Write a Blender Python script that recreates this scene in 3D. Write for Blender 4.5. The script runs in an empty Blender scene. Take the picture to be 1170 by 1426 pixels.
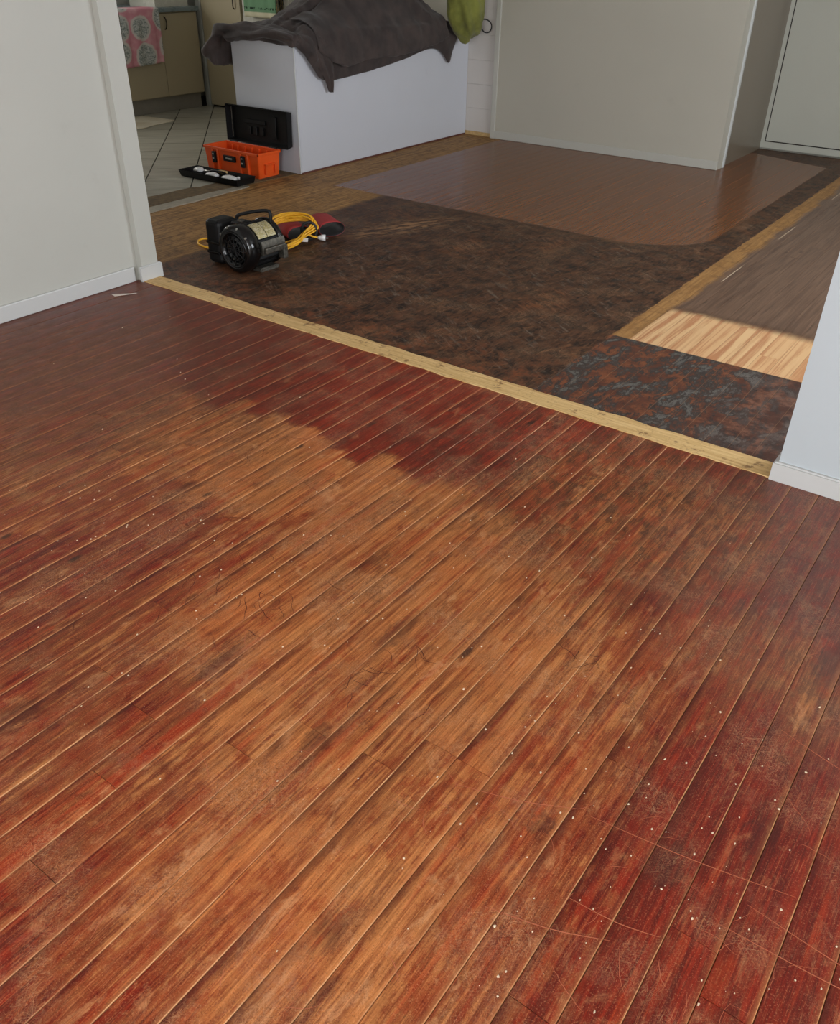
import bpy, bmesh, math, random
from mathutils import Vector, Matrix, noise as mnoise
random.seed(7)
SC = bpy.context.scene
COL = SC.collection
PI = math.pi

# ------------------------------------------------------------------ camera
F_PX, YAW, PITCH, ROLL, CAM_H = 1174.7, -0.619415, 0.588465, -0.016669, 1.5
def cam_axes():
    f = Vector((math.sin(YAW)*math.cos(PITCH), math.cos(YAW)*math.cos(PITCH), -math.sin(PITCH)))
    r = Vector((math.cos(YAW), -math.sin(YAW), 0)); d = f.cross(r)
    r2 = math.cos(ROLL)*r + math.sin(ROLL)*d; d2 = -math.sin(ROLL)*r + math.cos(ROLL)*d
    return r2, d2, f
cd = bpy.data.cameras.new('camera'); cam = bpy.data.objects.new('camera', cd); COL.objects.link(cam)
_r, _d, _f = cam_axes()
cam.matrix_world = Matrix(((_r.x, -_d.x, -_f.x, 0), (_r.y, -_d.y, -_f.y, 0), (_r.z, -_d.z, -_f.z, CAM_H), (0, 0, 0, 1)))
cd.sensor_fit = 'HORIZONTAL'; cd.sensor_width = 36; cd.lens = F_PX/1170*36; cd.clip_start = 0.02
SC.camera = cam
SC.cycles.max_bounces = 7; SC.cycles.glossy_bounces = 3; SC.cycles.diffuse_bounces = 4

# ------------------------------------------------------------------ world, window light, exposure
w = bpy.data.worlds.new('daylight'); SC.world = w; w.use_nodes = True
bg = w.node_tree.nodes['Background']; bg.inputs[0].default_value = (0.72, 0.84, 1.0, 1); bg.inputs[1].default_value = 1.0
def area(name, loc, rot, sx, sy, power, col=(1, 1, 1)):
    l = bpy.data.lights.new(name, 'AREA'); l.shape = 'RECTANGLE'; l.size = sx; l.size_y = sy; l.energy = power; l.color = col
    o = bpy.data.objects.new(name, l); COL.objects.link(o); o.location = loc; o.rotation_euler = rot
    return o
# daylight entering through the glazed door behind the camera, and the side windows of both rooms, plus an added kitchen fill
area('daylight_rear', (0.1, -3.05, 1.15), (-PI/2, 0, PI), 3.2, 1.9, 205, (0.96, 0.985, 1.0))
area('daylight_front_side', (2.13, 0.6, 1.45), (0, PI/2, 0), 1.2, 2.2, 26, (1.0, 0.98, 0.94))
area('daylight_dining', (1.53, 4.9, 1.5), (0, PI/2, 0), 1.2, 2.6, 105, (0.90, 0.95, 1.0))
area('kitchen_fill', (-8.6, 4.6, 1.55), (0, -PI/2, 0), .9, 1.5, 34, (1.0, 0.97, 0.92))  # unseen lamp added to brighten the dim kitchen
vs = SC.view_settings
vs.view_transform = 'Standard'; vs.look = 'None'; vs.exposure = 0.0; vs.gamma = 1.0; vs.use_curve_mapping = False

# ------------------------------------------------------------------ node helper
def srgb(r, g, b):
    f = lambda c: c/12.92 if c <= .04045 else ((c+.055)/1.055)**2.4
    return (f(r/255), f(g/255), f(b/255), 1)
class NT:
    def __init__(s, name):
        s.m = bpy.data.materials.new(name); s.m.use_nodes = True; s.t = s.m.node_tree
        s.b = s.t.nodes['Principled BSDF']
        s._pos = s._obj = None
    def n(s, typ): return s.t.nodes.new(typ)
    def put(s, sock, v):
        if v is None: return
        if isinstance(v, bpy.types.NodeSocket): s.t.links.new(v, sock)
        else:
            if isinstance(v, (tuple, list)) and len(v) == 4 and sock.type == 'VECTOR': v = v[:3]
            sock.default_value = v
    def pos(s):
        if not s._pos: s._pos = s.n('ShaderNodeNewGeometry').outputs['Position']
        return s._pos
    def obj(s):
        if not s._obj: s._obj = s.n('ShaderNodeTexCoord').outputs['Object']
        return s._obj
    def rnd(s): return s.n('ShaderNodeObjectInfo').outputs['Random']
    def sep(s, v):
        x = s.n('ShaderNodeSeparateXYZ'); s.put(x.inputs[0], v); return x.outputs
    def comb(s, x, y, z=0.0):
        c = s.n('ShaderNodeCombineXYZ'); s.put(c.inputs[0], x); s.put(c.inputs[1], y); s.put(c.inputs[2], z); return c.outputs[0]
    def ma(s, op, a, b=0.0, c=0.0):
        x = s.n('ShaderNodeMath'); x.operation = op
        s.put(x.inputs[0], a); s.put(x.inputs[1], b); s.put(x.inputs[2], c); return x.outputs[0]
    def add(s, a, b): return s.ma('ADD', a, b)
    def mul(s, a, b): return s.ma('MULTIPLY', a, b)
    def sub(s, a, b): return s.ma('SUBTRACT', a, b)
    def mx(s, a, b): return s.ma('MAXIMUM', a, b)
    def st(s, v, a, b, lo=0.0, hi=1.0):
        x = s.n('ShaderNodeMapRange'); x.interpolation_type = 'SMOOTHSTEP'
        flip = a > b
        if flip: a, b, lo, hi = b, a, hi, lo
        s.put(x.inputs[0], v); x.inputs[1].default_value = a; x.inputs[2].default_value = b
        s.put(x.inputs[3], lo); s.put(x.inputs[4], hi); return x.outputs[0]
    def noise(s, vec, scale=5., detail=3., rough=.5, dist=0., col=False):
        x = s.n('ShaderNodeTexNoise'); s.put(x.inputs['Vector'], vec); x.inputs['Scale'].default_value = scale
        x.inputs['Detail'].default_value = detail; x.inputs['Roughness'].default_value = rough; x.inputs['Distortion'].default_value = dist
        return x.outputs['Color' if col else 'Fac']
    def vor(s, vec, scale=5., feat='F1', rand=1.0, out='Distance'):
        x = s.n('ShaderNodeTexVoronoi'); x.feature = feat; s.put(x.inputs['Vector'], vec); x.inputs['Scale'].default_value = scale
        x.inputs['Randomness'].default_value = rand; return x.outputs[out]
    def scale(s, vec, sx, sy, sz=1.0):
        x = s.n('ShaderNodeVectorMath'); x.operation = 'MULTIPLY'; s.put(x.inputs[0], vec); x.inputs[1].default_value = (sx, sy, sz); return x.outputs[0]
    def vadd(s, a, b):
        x = s.n('ShaderNodeVectorMath'); x.operation = 'ADD'; s.put(x.inputs[0], a); s.put(x.inputs[1], b); return x.outputs[0]
    def rot(s, vec, ang):
        x = s.n('ShaderNodeVectorRotate'); x.rotation_type = 'Z_AXIS'; s.put(x.inputs['Vector'], vec); x.inputs['Angle'].default_value = ang; return x.outputs[0]
    def mix(s, f, a, b, mode='MIX'):
        x = s.n('ShaderNodeMix'); x.data_type = 'RGBA'; x.blend_type = mode; x.clamp_factor = True
        s.put(x.inputs[0], f); s.put(x.inputs[6], a); s.put(x.inputs[7], b); return x.outputs[2]
    def fmix(s, f, a, b):
        x = s.n('ShaderNodeMix'); x.data_type = 'FLOAT'; s.put(x.inputs[0], f); s.put(x.inputs[2], a); s.put(x.inputs[3], b); return x.outputs[0]
    def ramp(s, f, stops):
        x = s.n('ShaderNodeValToRGB'); s.put(x.inputs[0], f); e = x.color_ramp.elements
        while len(e) < len(stops): e.new(.5)
        for k, (p, c) in enumerate(stops): e[k].position = p; e[k].color = c
        return x.outputs[0]
    def blob(s, X, Y, cx, cy, rx, ry, ang=0.0):
        # soft elliptical stain with a centre on the floor
        dx = s.sub(X, cx); dy = s.sub(Y, cy); c, q = math.cos(ang), math.sin(ang)
        u = s.ma('DIVIDE', s.add(s.mul(dx, c), s.mul(dy, q)), rx); v = s.ma('DIVIDE', s.sub(s.mul(dy, c), s.mul(dx, q)), ry)
        r2 = s.add(s.mul(u, u), s.mul(v, v)); return s.st(r2, 1.6, 0.0)
    def bump(s, h, strength=.3, dist=.002, nrm=None):
        x = s.n('ShaderNodeBump'); x.inputs['Strength'].default_value = strength; x.inputs['Distance'].default_value = dist
        s.put(x.inputs['Height'], h)
        if nrm: s.put(x.inputs['Normal'], nrm)
        return x.outputs[0]
    def done(s, col=None, rough=None, nrm=None, metal=None, spec=None, coat=None, coat_rough=None, sheen=None):
        i = s.b.inputs
        s.put(i['Base Color'], col); s.put(i['Roughness'], rough); s.put(i['Normal'], nrm); s.put(i['Metallic'], metal)
        s.put(i['Specular IOR Level'], spec); s.put(i['Coat Weight'], coat); s.put(i['Coat Roughness'], coat_rough); s.put(i['Sheen Weight'], sheen)
        return s.m
def plain(name, rgb, rough=.5, metal=0.0, var=.08, vscale=12., bump=0.0, spec=.5):
    t = NT(name); c = srgb(*rgb)
    f = t.noise(t.obj(), vscale, 4, .6)
    lo = tuple(v*(1-var) for v in c[:3])+(1,); hi = tuple(min(1, v*(1+var)) for v in c[:3])+(1,)
    col = t.ramp(f, [(.3, lo), (.7, hi)])
    nr = t.bump(t.noise(t.obj(), vscale*12, 3), bump, .002) if bump else None
    return t.done(col, t.st(f, .2, .8, max(0, rough-.06), min(1, rough+.06)), nr, metal, spec)

# ------------------------------------------------------------------ materials
M = {}
def wall_paint(name, rgb, rough=.55):
    t = NT(name); c = srgb(*rgb)
    f = t.noise(t.pos(), 1.3, 3, .55); g = t.noise(t.pos(), 9, 5, .6)
    col = t.mix(t.mul(t.st(f, .35, .7), .5), c, tuple(v*.93 for v in c[:3])+(1,))
    col = t.mix(t.mul(t.st(g, .62, .75), .25), col, tuple(v*.85 for v in c[:3])+(1,))
    return t.done(col, rough, t.bump(t.noise(t.pos(), 260, 2), .06, .001))
M['wall'] = wall_paint('painted_wall', (186, 186, 178))
M['wall_cool_lit'] = wall_paint('painted_wall_cool_lit', (184, 192, 196))  # bluish window light tinted into the colour of the right-hand wall
M['wall_warm'] = wall_paint('painted_wall_cream', (184, 179, 165))
M['ceiling'] = wall_paint('ceiling_paint', (225, 225, 222))
M['trim'] = wall_paint('trim_enamel', (196, 197, 195), .3)
M['trim_warm'] = wall_paint('trim_cream', (188, 186, 176), .35)
M['taupe'] = wall_paint('corridor_shaded_taupe', (120, 108, 92), .3)  # corridor shadow and brown floor reflection put into this wall's colour
M['panel_white'] = wall_paint('peninsula_laminate', (205, 207, 214), .28)
M['door'] = wall_paint('door_paint', (186, 185, 172), .35)

def scratches(t, P, seed):
    # fine random hairline scratches: three stretched noise layers at different headings
    out = None
    for k, a in enumerate((.5, 1.35, 2.3)):
        v = t.vadd(t.scale(t.rot(P, a+seed), 26, 210), (seed*3.1+k*7, k*5.7, 0))
        n = t.st(t.ma('ABSOLUTE', t.sub(t.noise(v, 1.0, 1.5, .5, .8), .5)), .022, .0)
        out = n if out is None else t.mx(out, n)
    patch = t.st(t.noise(P, 4.5, 3, .6), .45, .68)
    return t.mul(out, patch)

def knots(t, P, rnd):
    v = t.vadd(t.scale(P, 6.2, 2.8), t.comb(t.mul(rnd, 37.0), t.mul(rnd, 11.0)))
    d = t.vor(t.vadd(v, t.scale(t.noise(P, 14, 2, .5, 0, True), .12, .12, 0)), 1.0)
    return t.st(d, .10, .035)

def front_boards():
    t = NT('worn_red_stained_pine'); P = t.pos(); X, Y, Z = t.sep(P); rnd = t.rnd()
    O = t.obj(); ox = t.sep(O)[0]
    wob = t.noise(P, 3.0, 5, .65); wob2 = t.noise(P, 9.0, 6, .72); wob3 = t.noise(t.scale(P, 30, 13), 1.0, 6, .75, .4)
    off = t.comb(t.mul(rnd, 91.0), t.mul(rnd, 53.0))
    grain = t.noise(t.vadd(t.scale(P, 70, 2.4), off), 1.0, 5, .65, 1.2)          # streaky wood grain, different on each board
    fine = t.noise(t.vadd(t.scale(P, 330, 16), off), 1.0, 4, .65, .6)
    grit = t.noise(P, 330, 3, .7); broad = t.noise(t.vadd(t.scale(P, 16, 2.2), off), 1.0, 4, .6, .6)
    # jittered coordinates: wear follows single boards, so its border is toothed
    jx = t.add(X, t.mul(t.sub(wob, .5), .35)); jy = t.add(t.add(Y, t.mul(t.sub(rnd, .5), .16)), t.mul(t.sub(wob2, .5), .16))
    b = t.blob                                                                     # --- wear: 1 = varnish gone
    wear = t.mul(b(jx, jy, -1.85, 1.78, 1.05, .40, .08), 1.05)
    wear = t.mx(wear, t.mul(b(jx, jy, -1.05, 1.35, .85, .75, -.3), .82))
    wear = t.mx(wear, t.mul(b(jx, jy, -.62, .75, .5, .75, 0), .72))
    wear = t.mx(wear, t.mul(b(jx, jy, -2.9, 1.5, 1.3, .95, 0), .60))
    wear = t.mx(wear, t.mul(b(jx, jy, -1.5, .75, .7, .6, 0), .46))
    wear = t.mx(wear, t.mul(b(jx, jy, -.75, 2.25, .6, .5, 0), .66))
    wear = t.mx(wear, t.mul(b(jx, jy, -.22, 1.72, .35, .3, 0), .62))
    keep = t.mul(t.st(jy, 1.95, 2.05), t.mul(t.st(jx, -3.0, -2.3), t.st(jx, -1.1, -1.6)))   # the unworn band that lay under furniture along the threshold
    wear = t.mul(wear, t.sub(1.0, t.mul(keep, .95)))
    keep2 = t.mul(t.st(jx, -.42, -.12), t.st(jy, 1.75, 1.45)); wear = t.mul(wear, t.sub(1.0, t.mul(keep2, .72)))
    brk = t.add(t.mul(t.sub(wob3, .5), 1.25), t.add(t.mul(t.sub(grain, .5), .7), t.add(t.mul(t.sub(broad, .5), .9), t.mul(t.sub(wob2, .5), .7))))
    wear = t.add(t.add(wear, brk), t.mul(t.sub(rnd, .5), .12)); wear = t.sub(wear, t.mul(t.mx(keep, t.mul(keep2, .4)), .22))
    wear = t.st(wear, .12, .86)
    # --- colours
    red = t.mix(t.st(grain, .35, .7), srgb(100, 20, 9), srgb(150, 40, 17)); red = t.mix(t.mul(t.st(broad, .5, .75), .6), red, srgb(160, 56, 22))
    tan = t.mix(t.st(grain, .3, .72), srgb(140, 76, 36), srgb(222, 146, 82)); tan = t.mix(t.mul(t.st(wob, .4, .7), .55), tan, srgb(196, 100, 46))
    col = t.mix(wear, red, tan)
    mid = t.mul(t.st(wear, .05, .4), t.st(wear, .95, .5)); col = t.mix(t.mul(mid, .6), col, t.mix(t.st(broad, .4, .65), srgb(152, 64, 28), srgb(108, 48, 24)))
    # dirt: dark walnut grime near the doorway on the right, dull patches on the left
    gr = t.mx(t.mul(b(jx, jy, -.80, 2.38, .95, .62, 0), 1.0), t.mul(b(jx, jy, -.15, 2.05, .5, .5, 0), .8))
    gr = t.mx(gr, t.mul(b(jx, jy, -3.1, 1.75, 1.2, 1.1, 0), .75)); gr = t.mx(gr, t.mul(b(jx, jy, -1.9, .7, .8, .5, 0), .4)); gr = t.mx(gr, .16)
    grn = t.st(t.add(t.mul(wob3, .7), t.add(t.mul(wob2, .3), t.mul(t.sub(fine, .5), .35))), .40, .60)
    col = t.mix(t.mul(t.mul(gr, grn), .85), col, srgb(52, 30, 20))
    rs = t.st(t.noise(t.vadd(t.scale(P, 24, .8), off), 1.0, 3, .6), .57, .66); col = t.mix(t.mul(rs, .55), col, t.mix(t.st(grain, .4, .6), srgb(136, 34, 14), srgb(170, 60, 24)))
    stripe = t.mul(t.st(t.ma('ABSOLUTE', t.add(t.add(X, 1.215), t.mul(t.sub(wob3, .5), .02))), .020, .014), t.mul(t.st(jy, .15, .3), t.st(jy, 1.05, .85))); col = t.mix(t.mul(t.mul(stripe, t.st(wob2, .36, .5)), .6), col, srgb(168, 52, 20))
    # scattered brown patches worn through to sapwood
    ml = t.st(t.noise(t.scale(P, 22, 9), 1.0, 6, .75, .6), .52, .66); col = t.mix(t.mul(ml, .42), col, srgb(78, 34, 20))
    ml2 = t.st(t.noise(t.scale(P, 17, 8), 1.0, 6, .75, .6), .54, .68); col = t.mix(t.mul(ml2, t.fmix(wear, .25, .6)), col, srgb(214, 154, 104))
    # fine streaks along the grain and overall grit
    col = t.mix(t.mul(t.st(fine, .52, .74), .5), col, srgb(64, 27, 15)); col = t.mix(t.mul(t.st(fine, .46, .26), .42), col, srgb(216, 142, 92))
    col = t.mix(t.mul(t.st(grit, .53, .68), .45), col, srgb(58, 26, 15)); col = t.mix(t.mul(t.st(grit, .45, .3), .34), col, srgb(222, 164, 118))
    sg_ = None
    for cx, cy, rr in ((-.05, 1.28, .05), (-.17, 1.12, .045), (-.06, 1.88, .06), (-.42, 1.02, .03), (-1.02, 1.33, .05), (-1.3, .98, .05), (-.95, .93, .04), (-.62, .62, .05), (-2.0, 1.45, .05), (-1.55, .55, .05)):
        q_ = b(t.add(X, t.mul(t.sub(wob3, .5), .12)), t.add(Y, t.mul(t.sub(wob2, .5), .3)), cx, cy, rr*.6, rr*1.5); sg_ = q_ if sg_ is None else t.mx(sg_, q_)
    col = t.mix(t.mul(sg_, .5), col, srgb(52, 30, 24))
    kn = knots(t, P, rnd); col = t.mix(t.mul(kn, .8), col, srgb(44, 26, 19))
    # board edges: pale rubbed arris on one side, unworn red with cupping shade painted dark on the other
    edge = t.mul(t.mul(t.st(ox, .0416, .0432), t.fmix(wear, .85, 1.0)), t.mul(t.fmix(t.st(X, -3.3, -1.7), .12, 1.0), t.sub(1.0, t.mul(keep, .55)))); en = t.st(t.noise(t.vadd(t.scale(P, 1, 5), off), 1.0, 4, .7), .38, .6)
    col = t.mix(t.mul(edge, t.fmix(en, .2, 1.0)), col, srgb(230, 172, 120))
    ln = t.st(t.noise(t.vadd(t.scale(P, 1, 1.7), off), 1.0, 4, .65), .42, .6)
    left = t.mul(t.fmix(t.st(X, -3.3, -1.7), .3, 1.0), t.mul(t.st(t.add(ox, t.mul(t.sub(wob3, .5), .03)), -.020, -.042), ln)); col = t.mix(t.mul(left, .72), col, srgb(72, 22, 13))
    redge = t.mul(t.st(t.add(ox, t.mul(t.sub(wob3, .5), .02)), .030, .042), t.sub(1.0, ln)); col = t.mix(t.mul(redge, .35), col, srgb(196, 128, 78))
    # scratches and dusty scuffs
    sc = scratches(t, P, .3); col = t.mix(t.mul(sc, .5), col, srgb(222, 168, 124))
    sc2 = scratches(t, P, 1.9); col = t.mix(t.mul(sc2, .55), col, srgb(58, 24, 14))
    dust = t.mul(t.st(t.noise(P, 3.4, 5, .72), .52, .70), t.st(t.noise(P, 60, 4, .75), .40, .62)); col = t.mix(t.mul(dust, .2), col, srgb(196, 146, 116))
    haze = t.mul(t.mx(b(jx, jy, -.05, 2.35, .6, .75, 0), t.mul(b(jx, jy, -3.5, 2.1, .9, .9, 0), .5)), t.fmix(t.st(wob3, .3, .65), .55, 1.0)); col = t.mix(t.mul(haze, .36), col, srgb(136, 104, 94))      # floor haze and wall sheen painted pale near the walls
    dull = t.mul(b(jx, jy, -3.5, 2.0, 1.25, 1.3, 0), t.fmix(t.st(wob2, .3, .6), .6, 1.0)); col = t.mix(t.mul(dull, .6), col, srgb(84, 48, 36))
    rough = t.fmix(wear, .36, .52); rough = t.add(rough, t.mul(t.sub(wob3, .5), .2)); rough = t.add(rough, t.mul(dust, .12))
    h = t.add(t.mul(fine, .5), t.add(t.mul(grain, .6), t.add(t.mul(sc2, -.8), t.mul(grit, .35))))
    return t.done(col, rough, t.bump(h, .4, .0012), spec=.3)
M['front_boards'] = front_boards()

def far_boards():
    t = NT('half_sanded_pine'); P = t.pos(); X, Y, Z = t.sep(P); rnd = t.rnd(); ox = t.sep(t.obj())[0]
    wob = t.noise(P, 3.0, 5, .65); wob2 = t.noise(P, 11.0, 6, .72)
    gv = t.vadd(t.scale(P, 55, 2.0), t.comb(t.mul(rnd, 91.0), t.mul(rnd, 53.0))); grain = t.noise(gv, 1.0, 5, .6, 1.4)
    fine = t.noise(t.scale(P, 190, 8), 1.0, 3, .6, .5)
    jx = t.add(X, t.mul(t.sub(wob2, .5), .05)); jy = t.add(Y, t.mul(t.sub(wob2, .5), .035))
    jx2 = t.add(X, t.mul(t.sub(wob, .5), .16))
    kn = knots(t, P, rnd)
    # freshly varnished boards
    pol = t.mix(t.st(grain, .3, .75), srgb(96, 54, 25), srgb(140, 84, 40))
    pol = t.mix(t.mul(rnd, .5), pol, srgb(118, 66, 32)); pol = t.mix(t.mul(kn, .8), pol, srgb(52, 26, 16))
    # old carpet glue: near black, with brushed brown streaks and grey smears
    streak = t.noise(t.scale(t.rot(P, .5), 34, 6), 1.0, 5, .7, .8); st2 = t.noise(t.scale(t.rot(P, -1.0), 40, 7), 1.0, 4, .7, .6)
    wob3 = t.noise(t.scale(P, 34, 16), 1.0, 6, .75, .5)
    dk = t.mix(t.st(t.add(t.mul(wob2, .5), t.mul(wob3, .5)), .40, .60), srgb(34, 23, 17), srgb(94, 62, 42))
    brush = t.noise(t.vadd(t.scale(P, 75, 11), t.comb(t.mul(rnd, 17.0), 0.0)), 1.0, 4, .65, .5); dk = t.mix(t.mul(t.st(brush, .53, .7), .6), dk, srgb(118, 84, 58)); dk = t.mix(t.mul(t.st(brush, .47, .3), .5), dk, srgb(30, 20, 16))
    dk = t.mix(t.mul(t.st(streak, .55, .74), .6), dk, srgb(136, 92, 58)); dk = t.mix(t.mul(t.mul(t.st(st2, .52, .68), t.st(wob, .42, .6)), .6), dk, srgb(118, 106, 92)); dk = t.mix(t.mul(t.st(wob3, .55, .7), .5), dk, srgb(36, 24, 19))
    fr = t.mul(t.st(Y, 3.3, 2.9), t.st(wob2, .48, .68)); dk = t.mix(t.mul(fr, .7), dk, srgb(124, 66, 36))
    og = t.mul(t.st(t.noise(P, 2.2, 3), .55, .7), t.st(st2, .42, .62)); dk = t.mix(t.mul(og, .55), dk, srgb(132, 80, 45))
    scr = t.mul(t.blob(X, Y, -3.35, 4.45, .14, .42, -.35), t.st(streak, .46, .58)); dk = t.mix(scr, dk, srgb(150, 112, 76))
    dk = t.mix(t.mul(scratches(t, P, .9), .5), dk, srgb(168, 132, 98))
    # raw yellow-brown timber (under old skirting and walls)
    raw = t.mix(t.st(grain, .3, .7), srgb(126, 90, 48), srgb(184, 140, 84)); raw = t.mix(t.mul(t.st(wob2, .5, .66), .6), raw, srgb(78, 54, 32)); raw = t.mix(t.mul(t.st(t.noise(t.scale(P, 26, 18), 1.0, 6, .75), .5, .64), .6), raw, srgb(92, 66, 40))
    # dull grey-brown old varnish
    old = t.mix(t.st(grain, .3, .7), srgb(92, 68, 54), srgb(124, 96, 76)); old = t.mix(t.mul(kn, .8), old, srgb(58, 40, 32))
    # freshly sanded pale strip
    sg = t.noise(t.vadd(t.scale(P, 30, 1.1), t.comb(t.mul(rnd, 91.0), 0.0)), 1.0, 4, .6, 1.0); sand = t.mix(t.st(sg, .42, .62), srgb(226, 186, 136), srgb(192, 134, 92)); sand = t.mix(t.mul(t.st(fine, .55, .75), .3), sand, srgb(240, 214, 170))
    sand = t.mix(t.mul(t.st(rnd, .4, 1), .35), sand, srgb(214, 158, 108))
    # patch of flaking black lino glue over red-brown boards
    blk = t.noise(t.scale(P, 9, 5), 1.0, 6, .72, .9); blk = t.add(t.mul(blk, .6), t.mul(wob3, .4)); blc = t.mix(t.st(wob2, .42, .62), srgb(92, 54, 40), srgb(128, 76, 48)); blc = t.mix(t.st(blk, .46, .52), blc, srgb(62, 56, 52))
    blc = t.mix(t.mul(t.st(blk, .535, .57), .85), blc, srgb(108, 106, 100)); blc = t.mix(t.mul(t.st(wob3, .5, .66), .6), blc, srgb(58, 38, 32))
    sm = t.st(X, -1.0, -.5); blc = t.mix(t.mul(sm, .55), blc, t.mix(t.st(wob2, .4, .65), srgb(70, 48, 42), srgb(120, 98, 88)))
    # ---- zones, laid out as on the floor
    col = dk; rg = t.fmix(wob2, .42, .62)
    # raw strip left
    edge_l = t.sub(jx2, t.ma('MULTIPLY_ADD', t.sub(Y, 3.4), .26, -4.40)); edge_l2 = t.mx(edge_l, t.sub(jx2, -3.96))
    mraw = t.st(t.ma('MINIMUM', t.mx(edge_l, -9.0), t.sub(jx2, -3.97)), .03, -.03)
    col = t.mix(mraw, col, raw); rg = t.fmix(mraw, rg, .6)
    # varnished field with rounded near-right corner
    rc = t.mx(t.sub(jx, -2.25), 0.0); rd = t.mx(t.sub(5.50, jy), 0.0)
    lim = t.ma('SQRT', t.add(t.mul(t.ma('DIVIDE', rc, .6), t.ma('DIVIDE', rc, .6)), t.mul(t.ma('DIVIDE', rd, .47), t.ma('DIVIDE', rd, .47))))
    mp = t.mul(t.st(lim, 1.02, .99), t.mul(t.st(jx, -4.46, -4.44), t.st(jy, 5.03, 5.06)))
    mp = t.mul(mp, t.st(t.add(jy, t.mul(t.sub(jx, -2.3), .35)), 8.42, 8.38))
    col = t.mix(mp, col, pol); rg = t.fmix(mp, rg, .24)
    # right-hand side: x > -1.46
    mr = t.st(jx, -1.475, -1.465)
    mold = t.mul(mr, t.st(t.add(jy, t.mul(t.sub(wob, .5), .12)), 4.06, 4.20)); col = t.mix(mold, col, old); rg = t.fmix(mold, rg, .36)
    mtan = t.mul(mr, t.mul(t.st(jx2, -1.34, -1.39), t.st(Y, 3.57, 3.59))); col = t.mix(mtan, col, t.mix(.35, raw, srgb(176, 128, 76))); rg = t.fmix(mtan, rg, .55)
    ms = t.mul(t.mul(mr, t.st(X, -1.385, -1.375)), t.mul(t.st(t.add(jy, t.mul(t.sub(wob, .5), .12)), 4.15, 4.05), t.st(Y, 3.597, 3.603))); col = t.mix(ms, col, sand); rg = t.fmix(ms, rg, .6)
    mb = t.mul(mr, t.st(Y, 3.603, 3.597)); col = t.mix(mb, col, blc); rg = t.fmix(mb, rg, .5)
    # thin pale scrape lines along the tan strip
    ln = t.mul(t.mul(t.st(t.ma('ABSOLUTE', t.sub(X, -1.325)), .004, .002), t.st(t.noise(t.scale(P, 0, 1.3), 1.0, 2), .54, .58)), t.st(Y, 4.3, 4.4)); col = t.mix(ln, col, srgb(200, 178, 150))
    # thin rubbed joint
    e = t.mul(t.st(ox, .0418, .0436), t.mx(t.mul(mp, .25), t.mx(t.mul(mb, .25), .05))); col = t.mix(e, col, srgb(176, 128, 84))
    e2 = t.st(ox, -.0422, -.0438); col = t.mix(t.mul(e2, .5), col, srgb(45, 26, 16))
    h = t.mul(t.add(t.mul(fine, .3), t.add(t.mul(grain, .4), t.mul(wob3, 1.2))), t.fmix(mp, 1.0, .06))
    return t.done(col, rg, t.bump(h, .3, .0016), spec=.26)
M['far_boards'] = far_boards()

def threshold_mat():
    t = NT('raw_threshold_timber'); P = t.pos(); g = t.noise(t.scale(P, 5, 90), 1.0, 5, .6, .8); w_ = t.noise(P, 14, 5, .7)
    col = t.mix(t.st(g, .3, .7), srgb(198, 160, 100), srgb(224, 192, 134)); col = t.mix(t.mul(t.st(w_, .57, .66), .75), col, srgb(110, 72, 40)); col = t.mix(t.mul(t.st(t.noise(P, 60, 4, .7), .56, .68), .5), col, srgb(150, 108, 60))
    return t.done(col, .6, t.bump(g, .3, .001))
M['threshold'] = threshold_mat()
def tile_mat():
    t = NT('streaked_grey_tile'); P = t.pos(); s_ = t.noise(t.scale(t.rot(P, -PI/4), 2.2, 20), 1.0, 5, .65, .6)
    col = t.mix(t.st(s_, .3, .7), srgb(146, 143, 130), srgb(186, 183, 168)); col = t.mix(t.mul(t.rnd(), .25), col, srgb(158, 154, 140))
    return t.done(col, .28, t.bump(s_, .05, .001))
M['tile'] = tile_mat()
M['grout'] = plain('dark_grout', (54, 52, 48), .9)
M['subfloor'] = plain('dark_subfloor', (34, 22, 16), .9)
def fibrous(name, a, b, rough=.9):
    t = NT(name); P = t.pos(); n1 = t.noise(P, 22, 5, .75); n2 = t.noise(P, 150, 3, .7)
    col = t.mix(t.st(n1, .35, .65), srgb(*a), srgb(*b)); col = t.mix(t.mul(t.st(n2, .5, .7), .6), col, tuple(v*.5 for v in srgb(*a)[:3])+(1,))
    return t.done(col, rough, t.bump(t.add(n1, n2), .6, .004))
M['underlay'] = fibrous('carpet_underlay', (82, 66, 40), (118, 94, 58))
M['metal_strip'] = plain('dull_edge_metal', (172, 164, 148), .45, .4, .2, 30)
M['orange'] = plain('orange_plastic', (232, 88, 28), .38, 0, .06)
M['black_plastic'] = plain('black_plastic', (14, 14, 15), .5, 0, .15, spec=.3)
M['black_gloss'] = plain('black_enamel', (9, 9, 10), .14, 0, .2)
M['steel'] = plain('scuffed_steel', (170, 168, 160), .35, .9, .2, 40)
M['cast'] = plain('cast_alloy', (92, 88, 80), .4, .7, .5, 60, .4)
def plate_mat():
    t = NT('brushed_name_plate'); O = t.obj(); n = t.noise(t.scale(O, 60, 60, 140), 1.0, 3, .6); l = t.noise(t.scale(O, 4, 260, 260), 1., 2)
    col = t.mix(t.st(n, .35, .7), srgb(206, 192, 132), srgb(238, 230, 200)); col = t.mix(t.mul(t.st(l, .55, .62), .55), col, srgb(70, 60, 40))
    return t.done(col, .32, metal=.55)
M['plate'] = plate_mat()
M['yellow'] = plain('yellow_cable', (238, 178, 40), .42, 0, .1)
M['white_plastic'] = plain('white_plastic', (222, 222, 220), .35)
M['wood_light'] = plain('light_wood', (196, 164, 112), .55, 0, .2, 40)
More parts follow.
